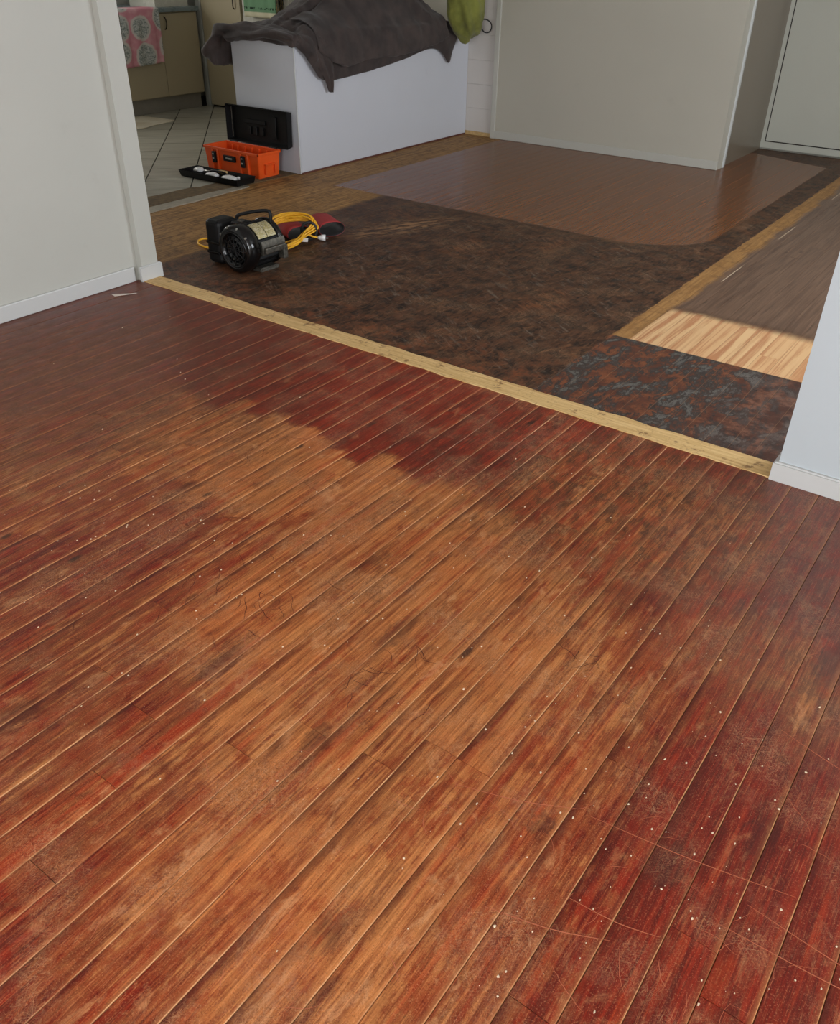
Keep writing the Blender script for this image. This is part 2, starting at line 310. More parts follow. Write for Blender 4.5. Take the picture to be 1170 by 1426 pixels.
def belt_mat():
    t = NT('red_abrasive_cloth'); P = t.obj(); n = t.noise(P, 500, 2); col = t.mix(t.st(n, .35, .65), srgb(140, 36, 38), srgb(176, 56, 56))
    return t.done(col, .8, t.bump(n, .5, .001))
M['belt'] = belt_mat(); M['belt_in'] = plain('belt_backing', (40, 36, 36), .7)
def fabric(name, a, b, sc_=7):
    t = NT(name); O = t.pos(); n = t.noise(O, sc_, 4, .6); wv = t.noise(t.scale(O, 420, 420, 420), 1.0, 2)
    col = t.mix(t.st(n, .35, .68), srgb(*a), srgb(*b)); return t.done(col, .85, t.bump(t.add(wv, t.mul(t.noise(O, 34, 4, .6), 3.0)), .35, .003), sheen=.15)
M['cloth'] = fabric('taupe_drop_sheet', (48, 39, 37), (68, 56, 52)); M['bag'] = fabric('lime_fabric', (106, 108, 42), (132, 134, 58))
M['rag'] = fabric('cream_rag', (212, 200, 174), (226, 218, 198)); M['cord_black'] = plain('black_cord', (30, 30, 30), .6)
def pink_mat():
    t = NT('pink_printed_towel'); X, Y, Z = t.sep(t.pos()); v = t.comb(Y, Z, 0.0)
    d = t.vor(t.vadd(v, t.scale(t.noise(v, 9, 2, .5, 0, True), .05, .05, 0)), 3.7, 'F1', .45); n = t.noise(t.scale(v, 34, 60), 1.0, 4, .7, 1.5)
    col = t.mix(t.st(t.noise(v, 9, 3), .4, .7), srgb(216, 146, 158), srgb(230, 176, 184))
    inner = t.mix(t.st(n, .42, .58), srgb(206, 208, 204), srgb(132, 142, 138)); col = t.mix(t.st(d, .50, .46), col, srgb(214, 206, 200)); col = t.mix(t.st(d, .43, .39), col, inner)
    return t.done(col, .9, t.bump(t.noise(v, 300, 2), .4, .002))
M['pink'] = pink_mat()
def green_mat():
    t = NT('green_tea_towel'); X, Y, Z = t.sep(t.pos()); n = t.noise(t.comb(t.mul(X, 60), t.mul(Z, 25), 0.0), 1., 3)
    col = t.mix(t.st(Z, .955, .945), srgb(112, 152, 116), srgb(212, 206, 176))
    ln = t.mul(t.mul(t.st(Z, .972, .976), t.st(Z, .994, .990)), t.st(n, .48, .54)); col = t.mix(ln, col, srgb(36, 58, 42)); return t.done(col, .9)
M['green'] = green_mat()
def gold_mat():
    t = NT('dark_gold_striped_towel'); X, Y, Z = t.sep(t.pos()); n = t.noise(t.comb(t.mul(X, 120), t.mul(Z, 22), 0.0), 1., 3, .6, 1.2)
    return t.done(t.mix(t.st(n, .55, .6), srgb(26, 26, 24), srgb(186, 164, 96)), .85)
M['gold'] = gold_mat()
M['cab'] = wall_paint('cream_laminate', (178, 166, 138), .35); M['kick'] = plain('grey_kickboard', (150, 146, 136), .5); M['bench'] = plain('blue_grey_benchtop', (120, 134, 138), .3, 0, .1)
M['filler'] = plain('pale_filler_panel', (178, 180, 174), .4); M['handle'] = plain('dark_bronze_handle', (44, 38, 32), .35, .6); M['appliance'] = plain('white_enamel', (206, 204, 192), .25, 0, .03)
M['glass_dark'] = plain('dark_oven_glass', (16, 16, 18), .1); M['brick'] = wall_paint('white_painted_block', (206, 200, 194), .5); M['gap'] = plain('dark_gap', (38, 30, 26), .9)
M['redline'] = plain('red_brown_edge', (96, 52, 40), .7); M['paper'] = plain('torn_paper', (214, 202, 190), .8); M['crumb'] = plain('plaster_crumb', (222, 200, 170), .8)
def glass_mat():
    m = bpy.data.materials.new('window_glass'); m.use_nodes = True; t = m.node_tree; t.nodes.clear()
    o = t.nodes.new('ShaderNodeOutputMaterial'); mx = t.nodes.new('ShaderNodeMixShader'); a = t.nodes.new('ShaderNodeBsdfTransparent'); g = t.nodes.new('ShaderNodeBsdfGlossy')
    g.inputs['Roughness'].default_value = .02; mx.inputs[0].default_value = .06
    t.links.new(a.outputs[0], mx.inputs[1]); t.links.new(g.outputs[0], mx.inputs[2]); t.links.new(mx.outputs[0], o.inputs[0]); return m
M['glass'] = glass_mat()

# ------------------------------------------------------------------ mesh helpers (verts are written in world coordinates)
def wl(o):
    v = Vector((0, 0, 0))
    while o: v = v + o.location; o = o.parent
    return v
def obj(name, bm, mat, parent=None, smooth=False, origin=None):
    me = bpy.data.meshes.new(name)
    bmesh.ops.recalc_face_normals(bm, faces=bm.faces)
    if parent: off = wl(parent)
    elif origin: off = Vector(origin)
    else:
        xs = [v.co.x for v in bm.verts]; ys = [v.co.y for v in bm.verts]; zs = [v.co.z for v in bm.verts]
        off = Vector(((min(xs)+max(xs))/2, (min(ys)+max(ys))/2, min(zs)))
    bmesh.ops.translate(bm, verts=bm.verts, vec=-off)
    bm.to_mesh(me); bm.free()
    me.materials.append(M[mat] if isinstance(mat, str) else mat)
    if smooth:
        for p in me.polygons: p.use_smooth = True
    o = bpy.data.objects.new(name, me); COL.objects.link(o)
    if parent: o.parent = parent
    else: o.location = off
    return o
def tag(o, label, cat, group=None, kind=None):
    o['label'] = label; o['category'] = cat
    if group: o['group'] = group
    if kind: o['kind'] = kind
    return o
def thing(name, loc, label, cat, group=None, kind=None):
    o = bpy.data.objects.new(name, None); o.empty_display_size = .1; COL.objects.link(o); o.location = loc
    return tag(o, label, cat, group, kind)
def struct(o, label, cat): return tag(o, label, cat, kind='structure')
def bx(x0, x1, y0, y1, z0, z1, bev=0.0, seg=2, bm=None):
    b2 = bmesh.new(); r = bmesh.ops.create_cube(b2, size=1.0)
    for v in b2.verts:
        v.co.x = x0+(v.co.x+.5)*(x1-x0); v.co.y = y0+(v.co.y+.5)*(y1-y0); v.co.z = z0+(v.co.z+.5)*(z1-z0)
    if bev: bmesh.ops.bevel(b2, geom=b2.edges[:], offset=bev, segments=seg, affect='EDGES', profile=.5)
    if bm is None: return b2
    merge(bm, b2); return bm
def merge(bm, b2):
    me = bpy.data.meshes.new('tmp'); b2.to_mesh(me); b2.free(); bm.from_mesh(me); bpy.data.meshes.remove(me)
def xf(bm, mat4): bmesh.ops.transform(bm, matrix=mat4, verts=bm.verts); return bm
def prism(pts, z0, z1):
    bm = bmesh.new(); a = [bm.verts.new((x, y, z0)) for x, y in pts]; b = [bm.verts.new((x, y, z1)) for x, y in pts]; n = len(pts)
    bm.faces.new(a[::-1]); bm.faces.new(b)
    for i in range(n): bm.faces.new((a[i], a[(i+1) % n], b[(i+1) % n], b[i]))
    return bm
def lathe(prof, seg=40, axis='Z'):
    # prof: list of (radius, height)
    bm = bmesh.new(); rings = []
    for r, h in prof:
        if r < 1e-6: rings.append([bm.verts.new((0, 0, h))])
        else: rings.append([bm.verts.new((r*math.cos(2*PI*i/seg), r*math.sin(2*PI*i/seg), h)) for i in range(seg)])
    for a, b in zip(rings, rings[1:]):
        for i in range(seg):
            j = (i+1) % seg
            if len(a) == 1 and len(b) == 1: continue
            if len(a) == 1: bm.faces.new((a[0], b[i], b[j]))
            elif len(b) == 1: bm.faces.new((a[i], a[j], b[0]))
            else: bm.faces.new((a[i], a[j], b[j], b[i]))
    if axis == 'Y': xf(bm, Matrix.Rotation(-PI/2, 4, 'X'))      # height runs along +y
    if axis == 'X': xf(bm, Matrix.Rotation(PI/2, 4, 'Y'))
    return bm
def at(bm, x, y, z): bmesh.ops.translate(bm, verts=bm.verts, vec=(x, y, z)); return bm
def crom(P, n, closed=False):
    P = [Vector(p) for p in P]; out = []; N = len(P); segs = N if closed else N-1
    for i in range(segs):
        p0 = P[(i-1) % N] if closed or i > 0 else P[0]; p1 = P[i]; p2 = P[(i+1) % N]; p3 = P[(i+2) % N] if closed or i+2 < N else P[-1]
        for k in range(n):
            t = k/n; out.append(.5*((2*p1)+(-p0+p2)*t+(2*p0-5*p1+4*p2-p3)*t*t+(-p0+3*p1-3*p2+p3)*t**3))
    if not closed: out.append(P[-1])
    return out
def tube(path, r, seg=8, closed=False, bm=None, flat=1.0):
    bm = bm or bmesh.new(); path = [Vector(p) for p in path]; N = len(path); rings = []; up = Vector((0, 0, 1)); prev = None
    for i, p in enumerate(path):
        a = path[(i-1) % N] if closed or i > 0 else p; b = path[(i+1) % N] if closed or i < N-1 else p
        t = (b-a).normalized()
        s = t.cross(up if prev is None else prev[1])
        if s.length < 1e-4: s = t.cross(Vector((1, 0, 0)))
        s.normalize(); u = s.cross(t).normalized(); prev = (s, u)
        rr = r(i/(N-1)) if callable(r) else r
        rings.append([bm.verts.new(p+s*rr*math.cos(2*PI*k/seg)+u*rr*flat*math.sin(2*PI*k/seg)) for k in range(seg)])
    for i in range(N if closed else N-1):
        a, b = rings[i], rings[(i+1) % N]
        for k in range(seg): bm.faces.new((a[k], a[(k+1) % seg], b[(k+1) % seg], b[k]))
    if not closed: bm.faces.new(rings[0][::-1]); bm.faces.new(rings[-1])
    return bm
def patch(ctrl, nu, nv, fn=None, thick=0.003, bm=None):
    # ctrl: rows of 3-D control points -> smooth Catmull-Rom sheet with thickness
    rows = [crom(r, nv) for r in ctrl]; cols = [crom([r[j] for r in rows], nu) for j in range(len(rows[0]))]
    R = len(cols[0]); Cc = len(cols); g = [[cols[j][i].copy() for j in range(Cc)] for i in range(R)]
    def nrm(i, j):
        a = g[min(i+1, R-1)][j]-g[max(i-1, 0)][j]; b = g[i][min(j+1, Cc-1)]-g[i][max(j-1, 0)]; c = a.cross(b)
        return c.normalized() if c.length > 1e-9 else Vector((0, 0, 1))
    if fn: g = [[g[i][j]+nrm(i, j)*fn(i/(R-1), j/(Cc-1), g[i][j]) for j in range(Cc)] for i in range(R)]
    N_ = [[nrm(i, j) for j in range(Cc)] for i in range(R)]
    bm = bm or bmesh.new(); A = [[bm.verts.new(p) for p in r] for r in g]; B = [[bm.verts.new(g[i][j]-N_[i][j]*thick) for j in range(Cc)] for i in range(R)]
    for i in range(R-1):
        for j in range(Cc-1):
            bm.faces.new((A[i][j], A[i+1][j], A[i+1][j+1], A[i][j+1])); bm.faces.new((B[i][j], B[i][j+1], B[i+1][j+1], B[i+1][j]))
    for i in range(R-1):
        for j in (0, Cc-1): bm.faces.new((A[i][j], A[i+1][j], B[i+1][j], B[i][j]))
    for j in range(Cc-1):
        for i in (0, R-1): bm.faces.new((A[i][j], A[i][j+1], B[i][j+1], B[i][j]))
    return bm
def fbm(p, s=1.0, o=3):
    v = 0; a = 1
    for k in range(o): v += a*mnoise.noise(Vector(p)*s); s *= 2.1; a *= .5
    return v

# ------------------------------------------------------------------ room shell
YD = 2.735            # near face of the dividing wall
XL = -3.834           # left wall of the front room
CE = 2.45
# sub floors (dark, seen only in the joints)
fl1 = struct(obj('floor', bx(XL, 2.2, -3.2, YD, -.06, -.022), 'subfloor'), 'worn red stained board floor of the front room', 'floor')
fl2 = struct(obj('floor', bx(-5.2, 1.6, YD, 8.75, -.06, -.022), 'subfloor'), 'half sanded board floor of the room beyond the timber strip', 'floor')
fl3 = struct(obj('floor', bx(-8.7, -5.2, YD, 8.75, -.06, -.004), 'grout'), 'diagonal grey tile floor of the kitchen', 'floor')
PITCHB = .0894; X0 = -.4795
def board_mesh(name, k=1.0):
    bm = bmesh.new(); w_ = PITCHB/2-.0005*k; prof = [(-w_, -.02), (-w_, -.0022*k), (-w_+.0012*k, -.0008*k), (-.022, .0), (0, .0002), (.022, .0), (w_-.0012*k, -.0008*k), (w_, -.0022*k), (w_, -.02)]
    r = [[bm.verts.new((x, y, z)) for x, z in prof] for y in (-.5, .5)]; n = len(prof)
    for k in range(n): bm.faces.new((r[0][k], r[0][(k+1) % n], r[1][(k+1) % n], r[1][k]))
    bm.faces.new(r[0]); bm.faces.new(r[1][::-1]); bmesh.ops.recalc_face_normals(bm, faces=bm.faces)
    me = bpy.data.meshes.new(name); bm.to_mesh(me); bm.free(); return me
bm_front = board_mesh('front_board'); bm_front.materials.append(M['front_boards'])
bm_far = board_mesh('far_board', .4); bm_far.materials.append(M['far_boards'])
def lay(me, parent, xc, y0, y1, dz=0.0):
    o = bpy.data.objects.new('floorboard', me); COL.objects.link(o); o.parent = parent
    o.location = Vector((xc, (y0+y1)/2, dz))-parent.location; o.scale = (1, y1-y0-.0012, 1)
    o.rotation_euler = (0, random.uniform(-.004, .004), 0)
k = -38
while True:
    xa = X0+PITCHB*k; xc = xa+PITCHB/2
    if xa < XL-PITCHB+.001: k += 1; continue
    if xa > 2.1: break
    cuts = [-3.15]
    y = random.uniform(-2.4, -.4)
    while y < YD-.25:
        cuts.append(y); y += random.uniform(1.3, 2.6)
    cuts.append(YD)
    if xa > .75: cuts = [-3.15, YD]
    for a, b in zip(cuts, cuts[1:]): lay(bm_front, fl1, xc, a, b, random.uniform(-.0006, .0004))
    k += 1
k = -52
while True:
    xa = X0+PITCHB*k; xc = xa+PITCHB/2
    if xa < -5.1: k += 1; continue
    if xa > 1.5: break
    cuts = [2.842]; y = random.uniform(3.4, 6.0)
    if xa < -.2:
        while y < 8.2: cuts.append(y); y += random.uniform(1.6, 3.2)
    cuts.append(8.66)
    for a, b in zip(cuts, cuts[1:]): lay(bm_far, fl2, xc, a, b, random.uniform(-.0004, .0003))
    k += 1
# diagonal kitchen tiles, clipped to the kitchen
def clip(poly, nx, ny, d):
    out = []
    for i in range(len(poly)):
        p, q = poly[i], poly[(i+1) % len(poly)]; fp = p[0]*nx+p[1]*ny-d; fq = q[0]*nx+q[1]*ny-d
        if fp <= 0: out.append(p)
        if fp*fq < 0: t_ = fp/(fp-fq); out.append((p[0]+(q[0]-p[0])*t_, p[1]+(q[1]-p[1])*t_))
    return out
TS = .3535; r2 = math.sqrt(.5)
for i in range(-30, 30):
    for j in range(-40, 40):
        # a = (x+y)/sqrt2 , b = (y-x)/sqrt2 ; joints at a = -0.99 + i*TS
        a0 = -.994+i*TS; b0 = 7.05+j*TS; g = .0048
        q = [(a0+g, b0+g), (a0+TS-g, b0+g), (a0+TS-g, b0+TS-g), (a0+g, b0+TS-g)]
        p = [((a-b)*r2, (a+b)*r2) for a, b in q]
        for h in ((1, .02, -5.10), (-1, 0, 8.06), (0, 1, 7.07), (0, -1, -3.4)):
            p = clip(p, *h)
            if len(p) < 3: break
        if len(p) < 3: continue
        ar = abs(sum(p[m][0]*p[(m+1) % len(p)][1]-p[(m+1) % len(p)][0]*p[m][1] for m in range(len(p))))/2
        if ar < .003: continue
        obj('tile', prism(p, -.004, .003+random.uniform(0, .0008)), 'tile', fl3)
# raw timber threshold across the opening
def ragged(xs, y, amp, seed): return [(x, y+amp*mnoise.noise(Vector((x*9, seed, 0)))) for x in xs]
xs = [-3.79+i*(3.79-.47)/90 for i in range(91)]
o = obj('threshold_strip', prism(ragged(xs, 2.732, .012, 1)+ragged(xs[::-1], 2.838, .010, 5), -.02, .0035), 'threshold')
tag(o, 'raw pale timber strip across the opening between red floor and dark floor', 'threshold strip')
# walls
def wbox(name, x0, x1, y0, y1, z0, z1, mat, label, bev=0.0): return struct(obj(name, bx(x0, x1, y0, y1, z0-.06, z1, bev), mat), label, 'wall')
wbox('wall_left', XL-.1, XL, -3.2, YD+.03, 0, CE, 'wall', 'pale wall along the left of the red floor')
wbox('wall_divider_left', -8.8, -3.795, YD+.005, 2.846, 0, CE, 'wall', 'end of the dividing wall at the left side of the opening')
wbox('wall_divider_right', -.455, 2.3, YD, 2.85, 0, CE, 'wall_cool_lit', 'bright wall at the right side of the opening')
wbox('wall_kitchen_back', -8.7, -5.0, 7.66, 7.76, 0, CE, 'wall_warm', 'kitchen rear wall behind the pantry')
wbox('wall_back', -4.53, -2.355, 7.476, 7.60, 0, CE, 'wall_warm', 'cream back wall of the room with sanded floor')
wbox('wall_corridor', -2.47, -2.37, 7.63, 8.66, 0, CE, 'taupe', 'shade-darkened taupe corridor wall beside the white door')
wbox('wall_far', -2.6, 1.7, 8.70, 8.8, 0, CE, 'wall_warm', 'far wall holding the framed door')
struct(obj('ceiling', bx(-8.8, 2.4, -3.4, 8.8, CE, CE+.1), 'ceiling'), 'white ceiling over both rooms', 'ceiling')
# painted block nib between peninsula and door trim, in separate courses
nib = thing('wall_nib', (-4.72, 7.5, 0), 'white painted block nib beside the peninsula', 'wall', kind='structure')
zz = [.035, .24, .445, .65, .855, 1.06, 1.265, 1.47, 1.675, 1.88, 2.085, 2.29, CE]
for a, b in zip(zz, zz[1:]): obj('block', bx(-5.0, -4.575, 7.5, 7.66, a, b-.0006, .0012, 1), 'brick', nib)
obj('raw_base', bx(-5.0, -4.575, 7.506, 7.66, 0, .034), 'wood_light', nib)
def trimbox(n, args, label, mat='trim', bev=.004): return struct(obj(n, bx(*args, bev), mat), label, 'trim')
trimbox('trim_1', (-4.576, -4.528, 7.462, 7.60, 0, CE), 'white vertical door stop trim beside the painted block nib', 'trim_warm')
trimbox('trim_2', (-2.37, -2.342, 7.598, 7.632, 0, CE), 'thin white bead at the end of the back wall')
wbox('wall_back_end', -2.47, -2.36, 7.6, 7.632, 0, CE, 'taupe', 'dark gap at the end of the back wall')
# skirtings
def skirt(name, args, label, mat='trim'): return struct(obj(name, bx(*args, .005, 2), mat), label, 'baseboard')
skirt('baseboard_left', (XL, XL+.014, -3.2, 2.712, 0, .078), 'white skirting along the left wall')
def lshape(pts, z0, z1, bev):
    bm = prism(pts, z0, z1); top = [e for e in bm.edges if all(v.co.z > z1-1e-5 for v in e.verts)]
    bmesh.ops.bevel(bm, geom=top, offset=bev, segments=2, affect='EDGES'); return bm
struct(obj('baseboard_nib', lshape([(-3.79, 2.722), (-3.782, 2.722), (-3.782, 2.862), (-4.6, 2.862), (-4.6, 2.846), (-3.797, 2.846), (-3.797, 2.722)], 0, .078, .005), 'trim'), 'white skirting wrapped round the left nib', 'baseboard')
struct(obj('baseboard_right', lshape([(2.2, 2.72), (2.2, YD), (-.455, YD), (-.455, 2.85), (.5, 2.85), (.5, 2.864), (-.47, 2.864), (-.47, 2.72)], 0, .07, .006), 'trim'), 'white skirting under the bright right wall', 'baseboard')
skirt('baseboard_back', (-4.528, -2.352, 7.463, 7.476, 0, .07), 'white skirting along the back wall', 'trim_warm')
# outer walls with the glazed openings (outside the picture)
def holed(name, axis, pos, th, lo, hi, wa, wb, wz0, wz1, label, n):
    bm = bmesh.new()
    def b(a0, a1, z0, z1):
        if a1-a0 < .01 or z1-z0 < .01: return
        if z0 == 0: z0 = -.06
        if axis == 'Y': bx(a0, a1, pos, pos+th, z0, z1, bm=bm)
        else: bx(pos, pos+th, a0, a1, z0, z1, bm=bm)
    b(lo, wa, 0, CE); b(wb, hi, 0, CE); b(wa, wb, 0, wz0); b(wa, wb, wz1, CE)
    struct(obj(name, bm, 'wall'), label, 'wall')
    fr = bmesh.new(); c = pos+th/2
    def f(a0, a1, z0, z1, m=fr):
        if axis == 'Y': bx(a0, a1, c-.03, c+.03, z0, z1, .004, 1, m)
        else: bx(c-.03, c+.03, a0, a1, z0, z1, .004, 1, m)
    t_ = .05; mid = (wa+wb)/2
    f(wa, wa+t_, wz0, wz1); f(wb-t_, wb, wz0, wz1); f(wa, wb, wz0, wz0+t_); f(wa, wb, wz1-t_, wz1); f(mid-.03, mid+.03, wz0, wz1)
    root = thing('window_%d' % n, ((mid, c, wz0) if axis == 'Y' else (c, mid, wz0)), 'white framed glazing in the %s' % label, 'window', kind='structure')
    obj('window_frame', fr, 'trim', root)
    for a0, a1 in ((wa+t_, mid-.03), (mid+.03, wb-t_)):
        g = bx(a0, a1, c-.003, c+.003, wz0+t_, wz1-t_) if axis == 'Y' else bx(c-.003, c+.003, a0, a1, wz0+t_, wz1-t_)
        obj('pane', g, 'glass', root)
holed('wall_rear', 'Y', -3.3, .1, -3.9, 2.3, -1.6, 1.8, .05, 2.2, 'wall behind the viewer', 1)
holed('wall_right', 'X', 2.2, .1, -3.3, 2.75, -.6, 1.8, .75, 2.15, 'side wall of the front room', 2)
holed('wall_dining_right', 'X', 1.6, .1, 2.85, 8.8, 3.5, 6.3, .8, 2.15, 'side wall of the room with sanded floor', 3)
holed('wall_kitchen', 'X', -8.8, .1, 2.74, 8.0, 3.85, 5.35, 1.1, 2.0, 'kitchen side wall with an added fill window', 4)  # window added here for the lamp that brightens the kitchen
# far door: frame, flat leaf with a routed line
dr = thing('door_1', (-1.9, 8.65, 0), 'white framed door with a thin dark routed outline', 'door', kind='structure')
obj('door_frame', bx(-2.45, -2.405, 8.63, 8.70, 0, 2.1, .004, 1), 'trim', dr)
obj('door_frame', bx(-1.36, -1.31, 8.63, 8.70, 0, 2.1, .004, 1), 'trim', dr)
obj('door_frame', bx(-2.45, -1.31, 8.63, 8.70, 2.05, 2.1, .004, 1), 'trim', dr)
obj('door_leaf', bx(-2.40, -1.365, 8.655, 8.69, .012, 2.045, .003, 1), 'door', dr)
gb = bmesh.new()
for a in ((-2.335, -2.327, .072, 1.98), (-1.44, -1.432, .072, 1.98)): bx(a[0], a[1], 8.6535, 8.657, a[2], a[3], bm=gb)
bx(-2.335, -1.432, 8.6535, 8.657, .068, .077, bm=gb); bx(-2.335, -1.432, 8.6535, 8.657, 1.975, 1.983, bm=gb)
obj('routed_line', gb, 'gap', dr)
kb = lathe([(0, 0), (.026, 0), (.026, .006), (.01, .01), (.01, .04), (.026, .05), (.024, .066), (0, .07)], 20, 'Y'); xf(kb, Matrix.Rotation(PI, 4, 'Z')); at(kb, -1.46, 8.655, 1.0); obj('door_knob', kb, 'steel', dr, True)
# underlay remnant and metal edging beside the tiles
ys = [3.3+i*.05 for i in range(38)]
left = [(-5.19+.05*max(0, 0)+.02*mnoise.noise(Vector((1, y*6, 0)))+(.02 if y > 4.3 else -.02)*1.0, y) for y in ys]
right = [(-4.982+.07*max(0, (y-4.25)), y) for y in ys]
tag(obj('carpet_underlay', prism(left+right[::-1], -.004, .006), 'underlay'), 'brown fibrous underlay strip between grey tiles and floorboards', 'underlay')
left = [(-4.978+.07*max(0, (y-4.25)), y) for y in ys[:27]]; right = [(-4.872+.008*mnoise.noise(Vector((8, y*7, 0)))-.05*max(0, y-4.1), y) for y in ys[:27]]
tag(obj('metal_edge_strip', prism(left+right[::-1], -.002, .0075), 'metal_strip'), 'dull grey metal edge strip beside the brown underlay', 'edge strip')

# ------------------------------------------------------------------ peninsula bench
pn = thing('peninsula_bench', (-5.2, 6.3, 0), 'white panelled peninsula bench under the taupe drop sheet', 'bench')
obj('front_panel', bx(-4.899, -4.88, 5.162, 7.498, .012, .92, .002, 1), 'panel_white', pn)
obj('end_panel', bx(-5.535, -4.881, 5.145, 5.161, .004, .92, .002, 1), 'panel_white', pn)
obj('corner_bead', bx(-4.884, -4.876, 5.141, 5.149, .004, .92, .002, 1), 'trim', pn)
obj('carcass', bx(-5.53, -4.9, 5.162, 7.49, 0, .92), 'cab', pn)
obj('base_line', bx(-4.894, -4.877, 5.16, 7.49, 0, .0115), 'redline', pn)
obj('worktop', bx(-5.54, -4.876, 5.142, 7.495, .92, .945, .003, 2), 'panel_white', pn)

# ------------------------------------------------------------------ drop sheet over the bench
SH = bmesh.new()
def folds(amp, sx, ph):
    def f(u, v, p):
        q = Vector((p.x*3.0, p.y*sx, p.z*3.0+ph)); n = mnoise.noise(q)+.6*mnoise.noise(q*2.3)+.3*mnoise.noise(q*5.1)
        rid = 1-abs(mnoise.noise(Vector((p.x*5+ph, p.y*sx*1.6, p.z*6))))*2.2
        return amp*(n*.9+max(0, rid)*.55)
    return f
RS = 1.0
def mound(x, y):
    h = .0
    h += .40*math.exp(-((y-6.35)/.62)**4)*math.exp(-((x+5.25)/.30)**4)
    h += .10*math.exp(-((y-5.5)/.25)**2)*math.exp(-((x+5.2)/.3)**2)
    return .955+h
RIDGES = [((-4.86, 5.16, .95), (-4.84, 5.42, .72), .022, .035), ((-4.9, 5.30, .97), (-4.83, 5.52, .68), .03, .03), ((-4.95, 5.28, 1.0), (-4.84, 5.75, .80), .035, .03), ((-5.0, 5.35, 1.02), (-4.83, 6.1, .82), .03, .028),
          ((-5.1, 5.3, 1.0), (-4.98, 6.5, 1.2), .03, .035), ((-5.2, 5.25, 1.0), (-5.1, 6.0, 1.25), .035, .04), ((-4.85, 6.2, .83), (-4.84, 6.95, .86), .025, .03), ((-4.98, 6.6, 1.2), (-4.84, 7.1, .78), .04, .035), ((-5.05, 6.75, 1.2), (-4.86, 7.2, .85), .035, .03),
          ((-4.87, 5.6, .92), (-4.84, 6.0, .70), -.02, .03), ((-4.92, 6.5, 1.05), (-4.85, 6.95, .95), -.03, .04), ((-5.15, 5.6, 1.1), (-4.9, 5.5, .95), -.025, .03)]
def ridge(p):
    r = 0
    for a, b, am, w_ in RIDGES:
        a = Vector(a); b = Vector(b); d = b-a; t_ = max(0, min(1, (p-a).dot(d)/d.length_squared)); e = (p-(a+d*t_)).length/w_
        if e < 3: r += 1.5*am*math.exp(-e*e)*math.sin(PI*(.12+.76*t_))
    return r
HY = [5.13, 5.22, 5.32, 5.40, 5.55, 5.80, 6.05, 6.30, 6.50, 6.62, 6.80, 6.95, 7.05, 7.14, 7.21, 7.27]
HZ = [.90, .84, .73, .66, .64, .655, .675, .70, .725, .745, .775, .765, .715, .645, .745, .86]
ctrl = []
for y, z in zip(HY, HZ):
    row = []
    o_ = .03 if 6.7 < y else .018
    row.append((-4.855-.0, y, z)); row.append((-4.853+o_*.5, y, z+(.95-z)*.4)); row.append((-4.85+o_*.3, y, z+(.95-z)*.8))
    row.append((-4.885, y, .963))
    for x in (-5.0, -5.12, -5.25, -5.40, -5.53): row.append((x, y, mound(x, y)))
    row.append((-5.60, y, .86)); row.append((-5.61, y, .74)); ctrl.append(row)
_f = folds(.022, 6.0, 0.0)
patch(ctrl, 11, 9, lambda u, v, p: (.35 if p.x > -4.872 and p.y > 5.5 else 1.0)*(_f(u, v, p)+ridge(p)), .004, SH)
# corner tongue hanging in front of the panel
tong = []
for v, (yc, hw, z, x) in enumerate([(5.27, .17, .965, -4.88), (5.33, .15, .93, -4.838), (5.39, .115, .84, -4.822), (5.44, .08, .74, -4.82), (5.475, .045, .65, -4.825), (5.49, .012, .565, -4.835)]):
    tong.append([(x-.012, yc-hw, z), (x+.012, yc-hw*.5, z-.003), (x+.002, yc, z), (x+.02, yc+hw*.45, z-.003), (x-.008, yc+hw, z)])
patch(tong, 6, 6, folds(.008, 9, 2.0), .004, SH)
# doubled fold lying across the front
f2 = []
for y, z0, z1 in [(5.34, .95, .86), (5.46, .94, .80), (5.62, .95, .745), (5.9, .96, .755), (6.2, .955, .765), (6.5, .95, .775), (6.75, .955, .80), (6.92, .96, .83), (7.04, .965, .87)]:
    f2.append([(-4.818, y, z1+.006), (-4.800, y, z1), (-4.797, y, z1+.02), (-4.808, y, (z0+z1)/2), (-4.826, y, z0), (-4.865, y, z0+.05), (-4.96, y, mound(-4.96, y)+.05), (-5.08, y, mound(-5.08, y)+.035)])
_g = folds(.012, 7, 5.0)
patch(f2, 10, 6, lambda u, v, p: _g(u, v, p)+.55*ridge(p), .005, SH)
# bunched roll along the end edge, drooping over the far side
rl = []
for x, zc, rr, yy in [(-4.826, .925, .006, 5.135), (-4.832, .93, .03, 5.135), (-4.86, .938, .052, 5.138), (-5.0, .955, .062, 5.145), (-5.12, .962, .06, 5.145), (-5.25, .955, .066, 5.145), (-5.38, .955, .068, 5.14), (-5.50, .95, .075, 5.145), (-5.58, .945, .082, 5.15), (-5.635, .88, .095, 5.145), (-5.655, .80, .115, 5.14), (-5.645, .735, .085, 5.14), (-5.64, .725, .03, 5.14)]:
    k_ = len(rl); ring = []
    d = Vector((-1, 0, 0)) if x > -5.52 else (Vector((-.7, 0, -.7)) if x > -5.60 else Vector((-.1, 0, -1)))
    a1 = Vector((0, 1, 0)); a2 = d.cross(a1).normalized()
    for q in range(13):
        an = 2*PI*q/12; rad = rr*(1+.22*math.sin(3*an+k_*1.1)+.13*math.sin(5*an-k_*1.7)+.08*math.sin(8*an+k_*2.3))
        ring.append(Vector((x, yy, zc))+a1*rad*1.15*math.cos(an)+a2*rad*.8*math.sin(an))
    rl.append(ring)
patch(rl, 6, 4, folds(.014, 14, 9.0), .004, SH)
tag(obj('drop_sheet', SH, 'cloth', None, True), 'crumpled taupe drop sheet draped over the white bench', 'drop sheet')

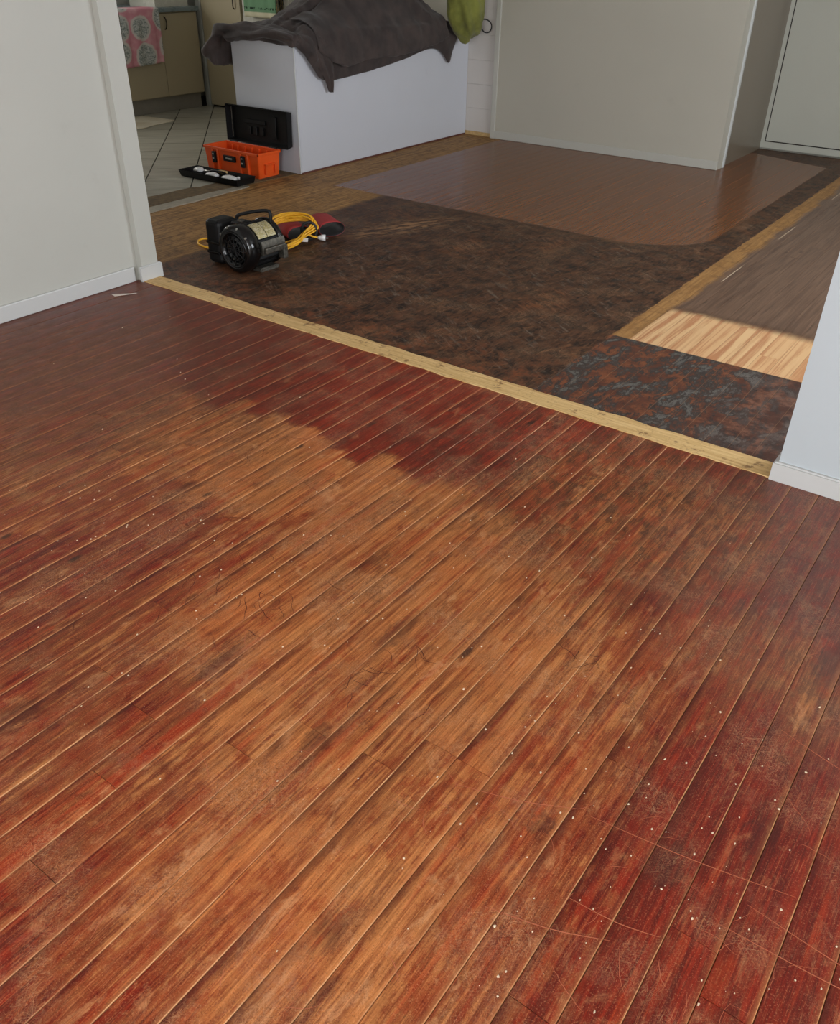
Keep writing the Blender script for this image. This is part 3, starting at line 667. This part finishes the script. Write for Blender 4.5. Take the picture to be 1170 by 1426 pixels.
# lime bag with its cord loop, slumped at the wall end of the bench
bg_ = thing('fabric_bag', (-4.78, 7.2, .94), 'lime green fabric bag slumped at the wall end of the bench', 'bag')
bm = bmesh.new(); bmesh.ops.create_icosphere(bm, subdivisions=5, radius=1.0)
for v in bm.verts:
    p = v.co.copy(); s = 1+.10*fbm(p*1.6+Vector((3, 1, 7)), 1.0)+.05*math.sin(p.y*9+p.z*4+p.x*3)
    q = Vector((p.x*.15*s, p.y*.20*s, p.z*.27*s)); q.y += .05*(-q.z/.27)
    q += Vector((-4.74, 7.205, 1.09))
    if q.x < -4.855 and q.z < .95: q.z = .95
    q.y = min(q.y, 7.455); v.co = q
obj('bag_body', bm, 'bag', bg_, True)
lp = [(-4.66, 7.355, .985), (-4.625, 7.385, .985), (-4.60, 7.42, .955), (-4.60, 7.43, .915), (-4.615, 7.415, .885), (-4.64, 7.385, .885), (-4.655, 7.36, .91)]
obj('cord_loop', tube(crom(lp, 6), .0055, 8), 'cord_black', bg_, True)

obj('strap', tube(crom([(-4.79, 7.24, 1.33), (-4.74, 7.36, 1.45), (-4.715, 7.468, 1.535), (-4.69, 7.36, 1.45), (-4.70, 7.26, 1.33)], 7), .011, 8, flat=.4), 'bag', bg_, True)
hk = thing('wall_hook', (-4.715, 7.5, 1.5), 'steel hook on the painted block nib carrying the lime bag', 'hook')
obj('hook_plate', bx(-4.735, -4.695, 7.494, 7.5, 1.48, 1.56, .002, 1), 'steel', hk); obj('hook_arm', tube(crom([(-4.715, 7.496, 1.54), (-4.715, 7.475, 1.515), (-4.715, 7.455, 1.52), (-4.715, 7.45, 1.545)], 5), .005, 8), 'steel', hk, True)

# ------------------------------------------------------------------ kitchen units
def cabinet(y0, y1, label):
    c = thing('base_cabinet', (-8.3, (y0+y1)/2, 0), label, 'cabinet', 'cream kitchen base cabinets')
    obj('carcass', bx(-8.62, -8.022, y0, y1, .15, .925), 'cab', c); obj('kickboard', bx(-8.10, -8.075, y0, y1, 0, .15), 'kick', c)
    ym = (y0+y1)/2
    for a, b, hy in ((y0+.002, ym-.002, ym-.055), (ym+.002, y1-.002, ym+.062)):
        d = obj('cabinet_door', bx(-8.02, -8.0, a, b, .157, .915, .003, 2), 'cab', c)
        h = tube(crom([(-8.0, hy, .885), (-7.982, hy, .878), (-7.972, hy+.006, .83), (-7.982, hy, .782), (-8.0, hy, .775)], 5), .006, 8); obj('handle', h, 'handle', d, True)
cabinet(5.99, 6.985, 'cream base cabinet partly hidden behind the pink towel'); cabinet(4.97, 5.985, 'cream base cabinet nearest the dividing wall, left of the pink towel')
bt = obj('benchtop', bx(-8.68, -7.965, 4.9, 7.0, .927, .967, .006, 2), 'bench'); tag(bt, 'blue grey kitchen benchtop above the cream base cabinets', 'benchtop')
# towel over the bench edge
ct = []
for y in [5.965, 6.02, 6.08, 6.15, 6.22, 6.29, 6.36, 6.41, 6.45]:
    wv = .010*math.sin(y*38); s = (y-6.2)*.09
    ct.append([(-8.14, y, .971), (-8.02, y, .972), (-7.955, y, .968), (-7.946+wv*.4, y, .92), (-7.945+wv, y-.004, .8), (-7.943+wv*1.3, y-.006, .65), (-7.945+wv*1.5, y-.01, .475+s*.5)])
tag(obj('hand_towel', patch(ct, 4, 6, None, .004), 'pink', None, True), 'pink towel printed with pale grey rounds over the benchtop edge', 'towel')
# dish rack / board on the bench behind the towel
tag(obj('dish_tub', lshape([(-8.45, 6.5), (-8.05, 6.5), (-8.05, 6.93), (-8.45, 6.93)], .968, 1.09, .02), 'appliance'), 'white tub standing on the blue grey benchtop', 'tub')
# pantry
pt = thing('pantry_cabinet', (-7.7, 7.35, 0), 'tall cream pantry cupboard behind the bench', 'cabinet')
obj('filler_panel', bx(-8.065, -7.995, 7.045, 7.64, 0, 2.15, .002, 1), 'filler', pt); obj('carcass', bx(-7.99, -7.40, 7.072, 7.64, .03, 2.15), 'cab', pt); obj('kick_gap', bx(-7.99, -7.40, 7.085, 7.6, 0, .03), 'gap', pt)
d = obj('pantry_door', bx(-7.985, -7.402, 7.05, 7.07, .022, 2.13, .003, 2), 'cab', pt)
obj('handle', tube(crom([(-7.475, 7.05, 1.06), (-7.475, 7.03, 1.05), (-7.47, 7.022, 1.01), (-7.475, 7.03, .97), (-7.475, 7.05, .96)], 5), .006, 8), 'handle', d, True)
# oven with towels
ov = thing('oven', (-7.05, 7.35, 0), 'white upright oven right of the cream pantry', 'oven')
obj('oven_body', bx(-7.375, -6.72, 7.06, 7.64, 0, 1.5, .006, 2), 'appliance', ov); obj('oven_window', bx(-7.31, -6.79, 7.052, 7.062, 1.02, 1.4, .004, 1), 'glass_dark', ov)
obj('towel_rail', tube([(-7.33, 7.06, 1.12), (-7.33, 7.01, 1.12), (-6.76, 7.01, 1.12), (-6.76, 7.06, 1.12)], .009, 8), 'steel', ov, True)
ct = [[(x, 7.032, .93), (x, 7.034+.003*math.sin(x*60), 1.05), (x, 7.026, 1.125), (x, 7.01, 1.134), (x, 6.996, 1.125), (x, 6.99+.006*math.sin(x*45), 1.05), (x, 6.988+.008*math.sin(x*45), .905)] for x in [-7.27+i*.055 for i in range(9)]]
tag(obj('tea_towel', patch(ct, 3, 5, None, .003), 'green', None, True), 'green tea towel with cream hem hung on the oven rail', 'towel')
ct = [[(x, 7.032, .95), (x, 7.034, 1.05), (x, 7.026, 1.125), (x, 7.01, 1.134), (x, 6.996, 1.125), (x, 6.985+.006*math.sin(x*80), 1.05), (x, 6.985+.008*math.sin(x*80), .915)] for x in [-6.822+i*.011 for i in range(5)]]
tag(obj('tea_towel', patch(ct, 3, 5, None, .003), 'gold', None, True), 'narrow black and gold tea towel beside the green one', 'towel')
# rag on the tiles
pts = [(-8.0, 5.35), (-7.42, 5.5), (-7.38, 5.72), (-7.56, 6.16), (-7.8, 6.18), (-8.02, 6.1)]
bm = bmesh.new(); n = 16; grid = []
for i in range(n+1):
    row = []
    for j in range(n+1):
        u, v = i/n, j/n; a = Vector((-8.02, 5.33, 0)).lerp(Vector((-8.02, 6.12, 0)), v); b = Vector((-7.40, 5.60, 0)).lerp(Vector((-7.55, 6.16, 0)), v)
        p = a.lerp(b, u); p.z = .006+.008*max(0, fbm(p, 6)); p.x += .03*mnoise.noise(Vector((p.y*8, 1, 0)))*u; row.append(bm.verts.new(p))
    grid.append(row)
for i in range(n):
    for j in range(n): bm.faces.new((grid[i][j], grid[i+1][j], grid[i+1][j+1], grid[i][j+1]))
r_ = bmesh.ops.extrude_face_region(bm, geom=bm.faces[:]); bmesh.ops.translate(bm, verts=[v for v in r_['geom'] if isinstance(v, bmesh.types.BMVert)], vec=(0, 0, -.0028))
tag(obj('floor_cloth', bm, 'rag', None, True), 'cream cloth lying flat on the kitchen tiles', 'cloth')

# ------------------------------------------------------------------ orange toolbox
def openbox(x0, x1, y0, y1, z0, z1, wt, taper=0.0, bev=.004):
    # hollow tub with walls of thickness wt
    bm = bmesh.new(); r = []
    for (z, ins, tp) in ((z0, 0, taper), (z1, 0, 0), (z1, wt, 0), (z0+wt, wt, taper)):
        r.append([bm.verts.new((x, y, z)) for x, y in ((x0+ins+tp, y0+ins+tp), (x1-ins-tp, y0+ins+tp), (x1-ins-tp, y1-ins-tp), (x0+ins+tp, y1-ins-tp))])
    for a, b in zip(r, r[1:]):
        for i in range(4): bm.faces.new((a[i], a[(i+1) % 4], b[(i+1) % 4], b[i]))
    bm.faces.new(r[0][::-1]); bm.faces.new(r[3])
    bmesh.ops.recalc_face_normals(bm, faces=bm.faces)
    if bev: bmesh.ops.bevel(bm, geom=bm.edges[:], offset=bev, segments=2, affect='EDGES')
    return bm
ZF = .006
tb = thing('toolbox', (-5.285, 4.92, ZF), 'open orange toolbox with black lid against the bench end', 'toolbox')
bd = obj('box_body', openbox(-5.58, -4.99, 4.80, 5.04, ZF, .186, .006, .012, .003), 'orange', tb)
rm = bmesh.new()
for a in ((-5.588, -4.982, 4.793, 4.803), (-5.588, -4.982, 5.037, 5.047), (-5.588, -5.577, 4.793, 5.047), (-4.993, -4.982, 4.793, 5.047)): bx(a[0], a[1], a[2], a[3], .170, .19, .002, 1, rm)
obj('rim', rm, 'orange', tb)
for x in (-5.49, -5.43, -5.18, -5.10): obj('rib', bx(x-.008, x+.008, 4.789, 4.812, .012, .172, .003, 1), 'orange', tb)
for x in (-5.50, -5.44, -5.36, -5.28, -5.20, -5.12): obj('inner_rib', bx(x-.004, x+.004, 5.018, 5.036, .02, .17, .002, 1), 'orange', tb)
for x in (-5.462, -5.145):
    l_ = obj('latch', bx(x-.019, x+.019, 4.778, 4.796, .075, .158, .004, 2), 'black_plastic', tb)
    obj('latch_pin', bx(x-.008, x+.008, 4.774, 4.78, .10, .112, .001, 1), 'steel', l_); obj('latch_pin', bx(x-.008, x+.008, 4.774, 4.78, .135, .145, .001, 1), 'steel', l_)
pl_ = obj('badge', bx(-5.365, -5.235, 4.790, 4.808, .098, .142, .004, 2), 'black_plastic', tb)
obj('badge_emblem', bx(-5.335, -5.265, 4.788, 4.792, .114, .126, .001, 1), 'steel', pl_)
hr = bmesh.new(); bx(-5.0, -4.975, 4.865, 4.872, .03, .105, .002, 1, hr); bx(-5.0, -4.975, 4.965, 4.972, .03, .105, .002, 1, hr); bx(-5.0, -4.975, 4.865, 4.972, .098, .106, .002, 1, hr); obj('end_grip', hr, 'orange', tb)
# lid standing open; authored closed-face-down then tipped up about the hinge
ld = openbox(-5.585, -4.915, 0.0, .27, 0.0, .07, .007, .012, .004)
RX = Matrix.Translation((0, 5.052, .192)) @ Matrix.Rotation(math.radians(90-2), 4, 'X') @ Matrix.Translation((0, 0, -.07))
xf(ld, RX); lid = obj('lid', ld, 'black_plastic', tb)
lb = bmesh.new()
for x0, x1 in ((-5.40, -5.36), (-5.33, -5.29), (-5.26, -5.22)): bx(x0, x1, .06, .12, .006, .022, .003, 1, lb)
bx(-5.42, -5.20, .14, .17, .006, .02, .003, 1, lb); bx(-5.12, -5.08, .05, .21, .006, .022, .003, 1, lb)
xf(lb, RX); obj('lid_organiser', lb, 'black_plastic', lid)
ll = bx(-5.573, -5.566, .02, .245, .008, .02, .002, 1); xf(ll, RX); obj('lid_highlight', ll, 'cast', lid)  # pale strip added as the highlight along the lid's inner corner
lh = bmesh.new()
for a in (-5.38, -5.21): bx(a-.012, a+.012, .11, .15, -.008, .004, .003, 1, lh)
bx(-5.392, -5.198, .118, .142, -.012, -.004, .003, 2, lh); xf(lh, RX); obj('lid_handle', lh, 'black_plastic', lid)
for x in (-5.50, -5.07): obj('hinge', bx(x-.04, x+.04, 5.04, 5.056, .176, .198, .003, 1), 'black_plastic', tb)
# lift-out tray on the floor in front
TR = Matrix.Translation((-5.25, 4.605, 0)) @ Matrix.Rotation(math.radians(1.5), 4, 'Z')
ZT = .007
ty = thing('tool_tray', (-5.25, 4.605, ZT), 'black lift-out tool tray on the floor before the orange toolbox', 'tray')
b_ = openbox(-.315, .315, -.10, .10, ZT, .055, .005, .012, .002); xf(b_, TR); obj('tray_body', b_, 'black_plastic', ty)
for x in (-.10, .11): b_ = bx(x-.003, x+.003, -.088, .088, ZT+.004, .048); xf(b_, TR); obj('divider', b_, 'black_plastic', ty)
b_ = tube(crom([(-.09, 0, .03), (-.085, 0, .06), (-.05, 0, .072), (.05, 0, .072), (.085, 0, .06), (.09, 0, .03)], 5), .007, 8); xf(b_, TR @ Matrix.Translation((.0, .02, -.012))); obj('tray_handle', b_, 'black_plastic', ty, True)
def blobby(path, r, label, name, cat, mat='white_plastic', flat=.55):
    b = tube([TR @ Vector(p) for p in crom(path, 5)], r, 10, flat=flat); return tag(obj(name, b, mat, None, True), label, cat)
zt = ZT+.028
blobby([(-.22, .0, zt+.012), (-.17, -.02, zt+.026), (-.12, -.05, zt+.03)], lambda t: .026+.010*math.sin(PI*t), 'white plastic scraper handle at the left of the black tray', 'scraper_handle', 'tool')
blobby([(-.045, -.055, zt+.01), (.01, -.05, zt+.018), (.06, -.055, zt+.012)], lambda t: .022+.008*math.sin(PI*t), 'white plastic filler knife handle at the middle of the black tray', 'knife_handle', 'tool')
blobby([(.125, -.045, zt+.008), (.18, -.05, zt+.014), (.245, -.04, zt+.01)], lambda t: .026+.010*math.sin(PI*t), 'white tape roll end at the right of the black tray', 'tape_piece', 'tape')
b = lathe([(0, 0), (.012, 0), (.012, .022), (.008, .026), (0, .026)], 14); xf(b, TR @ Matrix.Translation((.21, .02, zt-.012))); tag(obj('bottle_cap', b, 'white_plastic', None, True), 'small white cap standing at the right of the black tray', 'cap')
b = bx(-.045, .035, .055, .085, zt+.004, zt+.022, .003, 1); xf(b, TR); tag(obj('wood_block', b, 'wood_light'), 'small pale wooden block at the back of the black tray', 'block')
b = tube([TR @ Vector((-.21, .05, zt+.002)), TR @ Vector((-.15, .06, zt+.002)), TR @ Vector((-.115, .062, zt+.002))], .006, 8); tag(obj('hex_key', b, 'steel', None, True), 'thin steel rod at the back left of the black tray', 'tool')

# ------------------------------------------------------------------ sander motor
MX, MY, MZ = -3.49, 3.12, .132
mo = thing('sander_motor', (MX-.05, MY+.13, 0), 'black sander motor with gold name plates on the dark floor', 'motor')
fan = lathe([(0, .012), (.05, .012), (.055, .006), (.062, .012), (.086, .012), (.090, .0), (.112, .002), (.124, .012), (.128, .03), (.128, .07), (.120, .082), (0, .082)], 48, 'Y'); at(fan, MX, MY, MZ); obj('fan_cover', fan, 'black_gloss', mo, True)
gr = bmesh.new()
for r in (.035, .072): merge(gr, tube([(MX+r*math.cos(2*PI*i/32), MY+.008, MZ+r*math.sin(2*PI*i/32)) for i in range(32)], .003, 6, True))
for i in range(6):
    a = PI*i/6; merge(gr, tube([(MX-.085*math.cos(a), MY+.007, MZ-.085*math.sin(a)), (MX+.085*math.cos(a), MY+.007, MZ+.085*math.sin(a))], .0028, 6))
obj('fan_grille', gr, 'black_plastic', mo, True)
obj('rim_ring', at(lathe([(.088, .001), (.092, -.003), (.096, .001)], 40, 'Y'), MX, MY, MZ), 'black_gloss', mo, True)
hs = bmesh.new(); seg = 72; rings = []
for y_, s in ((.078, .97), (.085, 1), (.235, 1), (.242, .97)):
    rings.append([hs.verts.new((MX+(.112+(.006 if (i//2) % 2 else 0))*s*math.cos(2*PI*i/seg), MY+y_, MZ+(.112+(.006 if (i//2) % 2 else 0))*s*math.sin(2*PI*i/seg))) for i in range(seg)])
for a, b in zip(rings, rings[1:]):
    for i in range(seg): hs.faces.new((a[i], a[(i+1) % seg], b[(i+1) % seg], b[i]))
hs.faces.new(rings[0]); hs.faces.new(rings[-1]); obj('ribbed_housing', hs, 'black_plastic', mo)
obj('rear_cap', at(lathe([(0, .238), (.121, .238), (.125, .246), (.124, .262), (.112, .276), (.07, .284), (.03, .286), (.03, .30), (0, .30)], 44, 'Y'), MX, MY, MZ), 'black_gloss', mo, True)
obj('shaft', at(lathe([(0, .29), (.013, .29), (.013, .345), (0, .347)], 16, 'Y'), MX, MY, MZ), 'steel', mo, True)
def arcplate(a0, a1, y0, y1, r0, r1, n=10):
    bm = bmesh.new(); R_ = []
    for i in range(n+1):
        a = math.radians(a0+(a1-a0)*i/n); c, s = math.cos(a), math.sin(a)
        R_.append([bm.verts.new((MX+r*c, MY+y, MZ+r*s)) for r, y in ((r0, y0), (r1, y0), (r1, y1), (r0, y1))])
    for a, b in zip(R_, R_[1:]):
        for k in range(4): bm.faces.new((a[k], a[(k+1) % 4], b[(k+1) % 4], b[k]))
    bm.faces.new(R_[0]); bm.faces.new(R_[-1]); return bm
obj('name_plate', arcplate(28, 78, .092, .155, .117, .1215), 'plate', mo); obj('name_plate', arcplate(28, 76, .161, .222, .117, .1215), 'plate', mo)
fb = arcplate(-12, 20, .088, .262, .112, .132, 6); obj('side_rail', fb, 'cast', mo)
bs = bmesh.new(); bx(MX+.128, MX+.150, MY+.10, MY+.255, MZ-.02, MZ+.012, .006, 2, bs); bx(MX+.10, MX+.146, MY+.235, MY+.268, MZ-.075, MZ+.0, .006, 2, bs); obj('tension_lever', bs, 'cast', mo)
ft = prism([(MX-.10, MY+.10), (MX+.095, MY+.10), (MX+.105, MY+.235), (MX-.10, MY+.235)], 0.002, .024); bmesh.ops.bevel(ft, geom=ft.edges[:], offset=.006, segments=2, affect='EDGES'); obj('foot_plate', ft, 'cast', mo)
for a in (40, 75, 110, 145):
    x, z = MX+.119*math.cos(math.radians(a)), MZ+.119*math.sin(math.radians(a)); obj('bolt', at(lathe([(0, -.004), (.006, -.004), (.006, .006), (0, .006)], 6, 'Y'), x, MY+.008, z), 'steel', mo)
# black gear case at the left of the motor, with carrying handle
gc = bmesh.new(); bx(MX-.285, MX-.165, MY+.055, MY+.205, .003, .243, .028, 3, gc); bx(MX-.19, MX-.06, MY+.09, MY+.20, .04, .215, .015, 2, gc); obj('gear_case', gc, 'black_plastic', mo)
obj('case_lid', bx(MX-.292, MX-.282, MY+.075, MY+.185, .035, .21, .004, 2), 'black_gloss', mo)
for z in (.06, .115): obj('case_fin', bx(MX-.27, MX-.17, MY+.045, MY+.06, z, z+.015, .003, 1), 'black_gloss', mo)
tbx = bmesh.new(); bx(MX-.115, MX-.03, MY+.10, MY+.19, .195, .245, .008, 2, tbx); obj('switch_box', tbx, 'black_plastic', mo); obj('switch', bx(MX-.09, MX-.06, MY+.125, MY+.16, .243, .254, .003, 1), 'cast', mo)
hd = crom([(MX-.135, MY+.165, .205), (MX-.135, MY+.17, .245), (MX-.12, MY+.175, .265), (MX-.03, MY+.215, .29), (MX+.03, MY+.24, .298), (MX+.05, MY+.245, .285), (MX+.05, MY+.245, .235)], 6); obj('carry_handle', tube(hd, .0095, 10), 'black_plastic', mo, True)

# ------------------------------------------------------------------ sanding belts, flattened loops lying on their side
def belt(cx, cy, ang, length, ry, rz, label):
    root = thing('sanding_belt', (cx, cy, .003), label, 'sanding belt', 'red sanding belts'); n = 40; d = Vector((math.cos(ang), math.sin(ang), 0)); s = Vector((-d.y, d.x, 0))
    def sheet(inset, t):
        bm = bmesh.new(); R_ = []
        for e in range(7):
            l = -length/2+length*e/6; r0 = []
            for q in (0, t):
                r0.append([bm.verts.new(Vector((cx, cy, .004+rz))+d*l+s*(ry-inset-q)*math.copysign(abs(math.cos(2*PI*i/n))**.85, math.cos(2*PI*i/n))+Vector((0, 0, (rz-inset-q)*math.sin(2*PI*i/n)))) for i in range(n)])
            R_.append(r0)
        for a, b in zip(R_, R_[1:]):
            for q in (0, 1):
                for i in range(n): bm.faces.new((a[q][i], a[q][(i+1) % n], b[q][(i+1) % n], b[q][i]))
        for e in (0, -1):
            for i in range(n): bm.faces.new((R_[e][0][i], R_[e][0][(i+1) % n], R_[e][1][(i+1) % n], R_[e][1][i]))
        return bm
    obj('abrasive_face', sheet(0, .0012), 'belt', root, True); obj('backing', sheet(.0014, .0012), 'belt_in', root, True)
belt(-3.655, 4.05, math.radians(-28), .23, .085, .044, 'red sanding belt loop at the right, beside the cable plug')
belt(-3.75, 3.845, math.radians(-22), .22, .08, .042, 'red sanding belt loop next to the black motor, under the yellow cable')

# ------------------------------------------------------------------ yellow cable coil
cb = thing('extension_cable', (-3.66, 3.78, 0), 'coiled yellow extension cable tied with a black strap over red belts', 'cable')
cbm = bmesh.new()
for q in range(7):
    j = lambda s=.018: random.uniform(-s, s)
    pts = [(-3.615+j(), 3.80+j(), .03+q*.006), (-3.575+j(), 3.70+j(), .02+q*.004), (-3.60+j(), 3.56+j(), .012+q*.003), (-3.70+j(), 3.53+j(.02), .012+q*.004), (-3.80+j(.015), 3.62+j(.015), .03+q*.007),
           (-3.80+j(.01), 3.76+j(.015), .085+q*.008), (-3.72+j(), 3.86+j(), .105+q*.007), (-3.63+j(), 3.895+j(), .10+q*.006), (-3.585+j(), 3.875+j(), .07+q*.005)]
    merge(cbm, tube(crom(pts, 8, True), .0056, 7, True))
lead = [(-3.62, 3.80, .03), (-3.7, 3.55, .012), (-3.9, 3.48, .010), (-4.09, 3.47, .009), (-4.12, 3.42, .009), (-4.06, 3.36, .009), (-3.95, 3.345, .009), (-3.80, 3.37, .010), (-3.70, 3.38, .03), (-3.655, 3.37, .06)]
merge(cbm, tube(crom(lead, 8), .0058, 7))
merge(cbm, tube(crom([(-3.61, 3.82, .05), (-3.585, 3.85, .03), (-3.565, 3.875, .022)], 6), .0058, 7))
obj('cable_loops', cbm, 'yellow', cb, True)
sm = tube([(-3.607+.034*math.cos(2*PI*i/20), 3.845+.03*math.cos(2*PI*i/20), .062+.05*math.sin(2*PI*i/20)) for i in range(20)], .009, 8, True); obj('strap', sm, 'cord_black', cb, True)
tgm = bx(-.022, .022, -.012, .012, -.0008, .0008); xf(tgm, Matrix.Translation((-3.575, 3.765, .03)) @ Matrix.Rotation(.5, 4, 'Z') @ Matrix.Rotation(.9, 4, 'X')); obj('paper_tag', tgm, 'white_plastic', cb)
pg = lathe([(0, 0), (.008, 0), (.012, .01), (.018, .03), (.019, .045), (0, .046)], 18, 'X'); xf(pg, Matrix.Translation((-3.565, 3.875, .022)) @ Matrix.Rotation(math.radians(30), 4, 'Z')); obj('plug', pg, 'white_plastic', cb, True)
for dy in (-.007, .007):
    pn_ = bx(.045, .064, dy-.0025, dy+.0025, -.001, .001); xf(pn_, Matrix.Translation((-3.565, 3.875, .022)) @ Matrix.Rotation(math.radians(30), 4, 'Z')); obj('plug_pin', pn_, 'steel', cb)

# ------------------------------------------------------------------ small litter
sp = [(-3.755, 2.50), (-3.73, 2.52), (-3.70, 2.55), (-3.66, 2.585), (-3.69, 2.53), (-3.715, 2.49)]
b = prism(sp, .001, .0025)
for v in b.verts: v.co.z += .012*max(0, (v.co.x+3.74)*4)*.6
tag(obj('paper_scrap', b, 'paper'), 'torn white paper scrap on the red floor near the left wall', 'paper scrap')
cr = bmesh.new()
def chip(x, y, r):
    n = random.choice((4, 5, 6)); a0 = random.random()*6; h = r*random.uniform(.3, .7)
    pts = [(x+r*random.uniform(.6, 1)*math.cos(a0+2*PI*i/n)*random.uniform(.5, 1), y+r*random.uniform(.6, 1)*math.sin(a0+2*PI*i/n)) for i in range(n)]
    a = [cr.verts.new((px, py, .0)) for px, py in pts]; t_ = [cr.verts.new((x+(px-x)*.7, y+(py-y)*.7, h)) for px, py in pts]
    cr.faces.new(t_)
    for i in range(n): cr.faces.new((a[i], a[(i+1) % n], t_[(i+1) % n], t_[i]))
for i in range(520):
    c = random.random()
    if c < .35: x, y = random.gauss(-.15, .35), random.gauss(1.1, .4)
    elif c < .6: x, y = random.gauss(-1.0, .5), random.gauss(1.6, .5)
    elif c < .8: x, y = random.gauss(-2.0, .35), random.gauss(1.0, .25)
    else: x, y = random.uniform(-3.5, .4), random.uniform(.2, 2.65)
    if not (-3.7 < x < 1.0 and .1 < y < 2.68): continue
    chip(x, y, random.choice((.0015, .002, .0028, .0038)))
tag(obj('plaster_crumbs', cr, 'crumb'), 'tiny pale plaster crumbs scattered over the red floor', 'crumbs', kind='stuff')

def ribbon(bm, path, w_, z=.0006):
    L = [Vector((p[0], p[1], 0)) for p in path]; a = []; b = []
    for i, p in enumerate(L):
        d = (L[min(i+1, len(L)-1)]-L[max(i-1, 0)]).normalized(); s_ = Vector((-d.y, d.x, 0))*w_*(.4+.6*math.sin(PI*(i+.5)/len(L)))
        a.append(bm.verts.new((p.x+s_.x, p.y+s_.y, z))); b.append(bm.verts.new((p.x-s_.x, p.y-s_.y, z)))
    for i in range(len(L)-1): bm.faces.new((a[i], a[i+1], b[i+1], b[i]))
dkb = bmesh.new(); plb = bmesh.new()
def squig(bm, x, y, ang, ln, wd, curl):
    p = [(x, y)]; n = 9
    for i in range(n): ang += random.uniform(-curl, curl); x += ln/n*math.cos(ang); y += ln/n*math.sin(ang); p.append((x, y))
    ribbon(bm, crom([(q[0], q[1], 0) for q in p], 2), wd)
for cx, cy, n, sp_ in ((-1.50, 1.22, 26, .11), (-.98, 1.20, 14, .07), (-.58, 1.52, 6, .06), (-1.85, 1.75, 8, .15), (-1.75, 1.0, 8, .2)):
    for i in range(n): squig(dkb, random.gauss(cx, sp_), random.gauss(cy, sp_), random.gauss(-.7, .5), random.uniform(.03, .10), random.uniform(.0005, .0010), .35)
for cx, cy, n, sp_ in ((-.2, .95, 40, .22), (-.5, 1.0, 26, .3), (-1.2, .9, 26, .45), (-1.9, 1.6, 16, .4)):
    for i in range(n): squig(plb, random.gauss(cx, sp_), random.gauss(cy, sp_), random.uniform(-2, 1.5), random.uniform(.02, .10), random.uniform(.0003, .0006), .3)
for x0, y0, x1, y1 in ((-.35, 1.12, .05, 1.19), (-.05, 1.05, .32, 1.08), (-.02, 1.12, .3, 1.1), (-.62, 1.02, -.38, 1.12), (-.42, .82, -.2, .9), (-.30, .93, -.13, .96), (-.1, 1.6, .1, 1.55)):
    ribbon(plb, crom([(x0, y0, 0), ((x0+x1)/2+.01, (y0+y1)/2-.006, 0), (x1, y1, 0)], 6), .0009)
o = obj('dark_scratches', dkb, plain('dark_scratch', (84, 34, 18), .8), fl1); o['kind'] = 'stuff'
o = obj('pale_scratches', plb, plain('pale_scratch', (190, 108, 76), .8), fl1); o['kind'] = 'stuff'
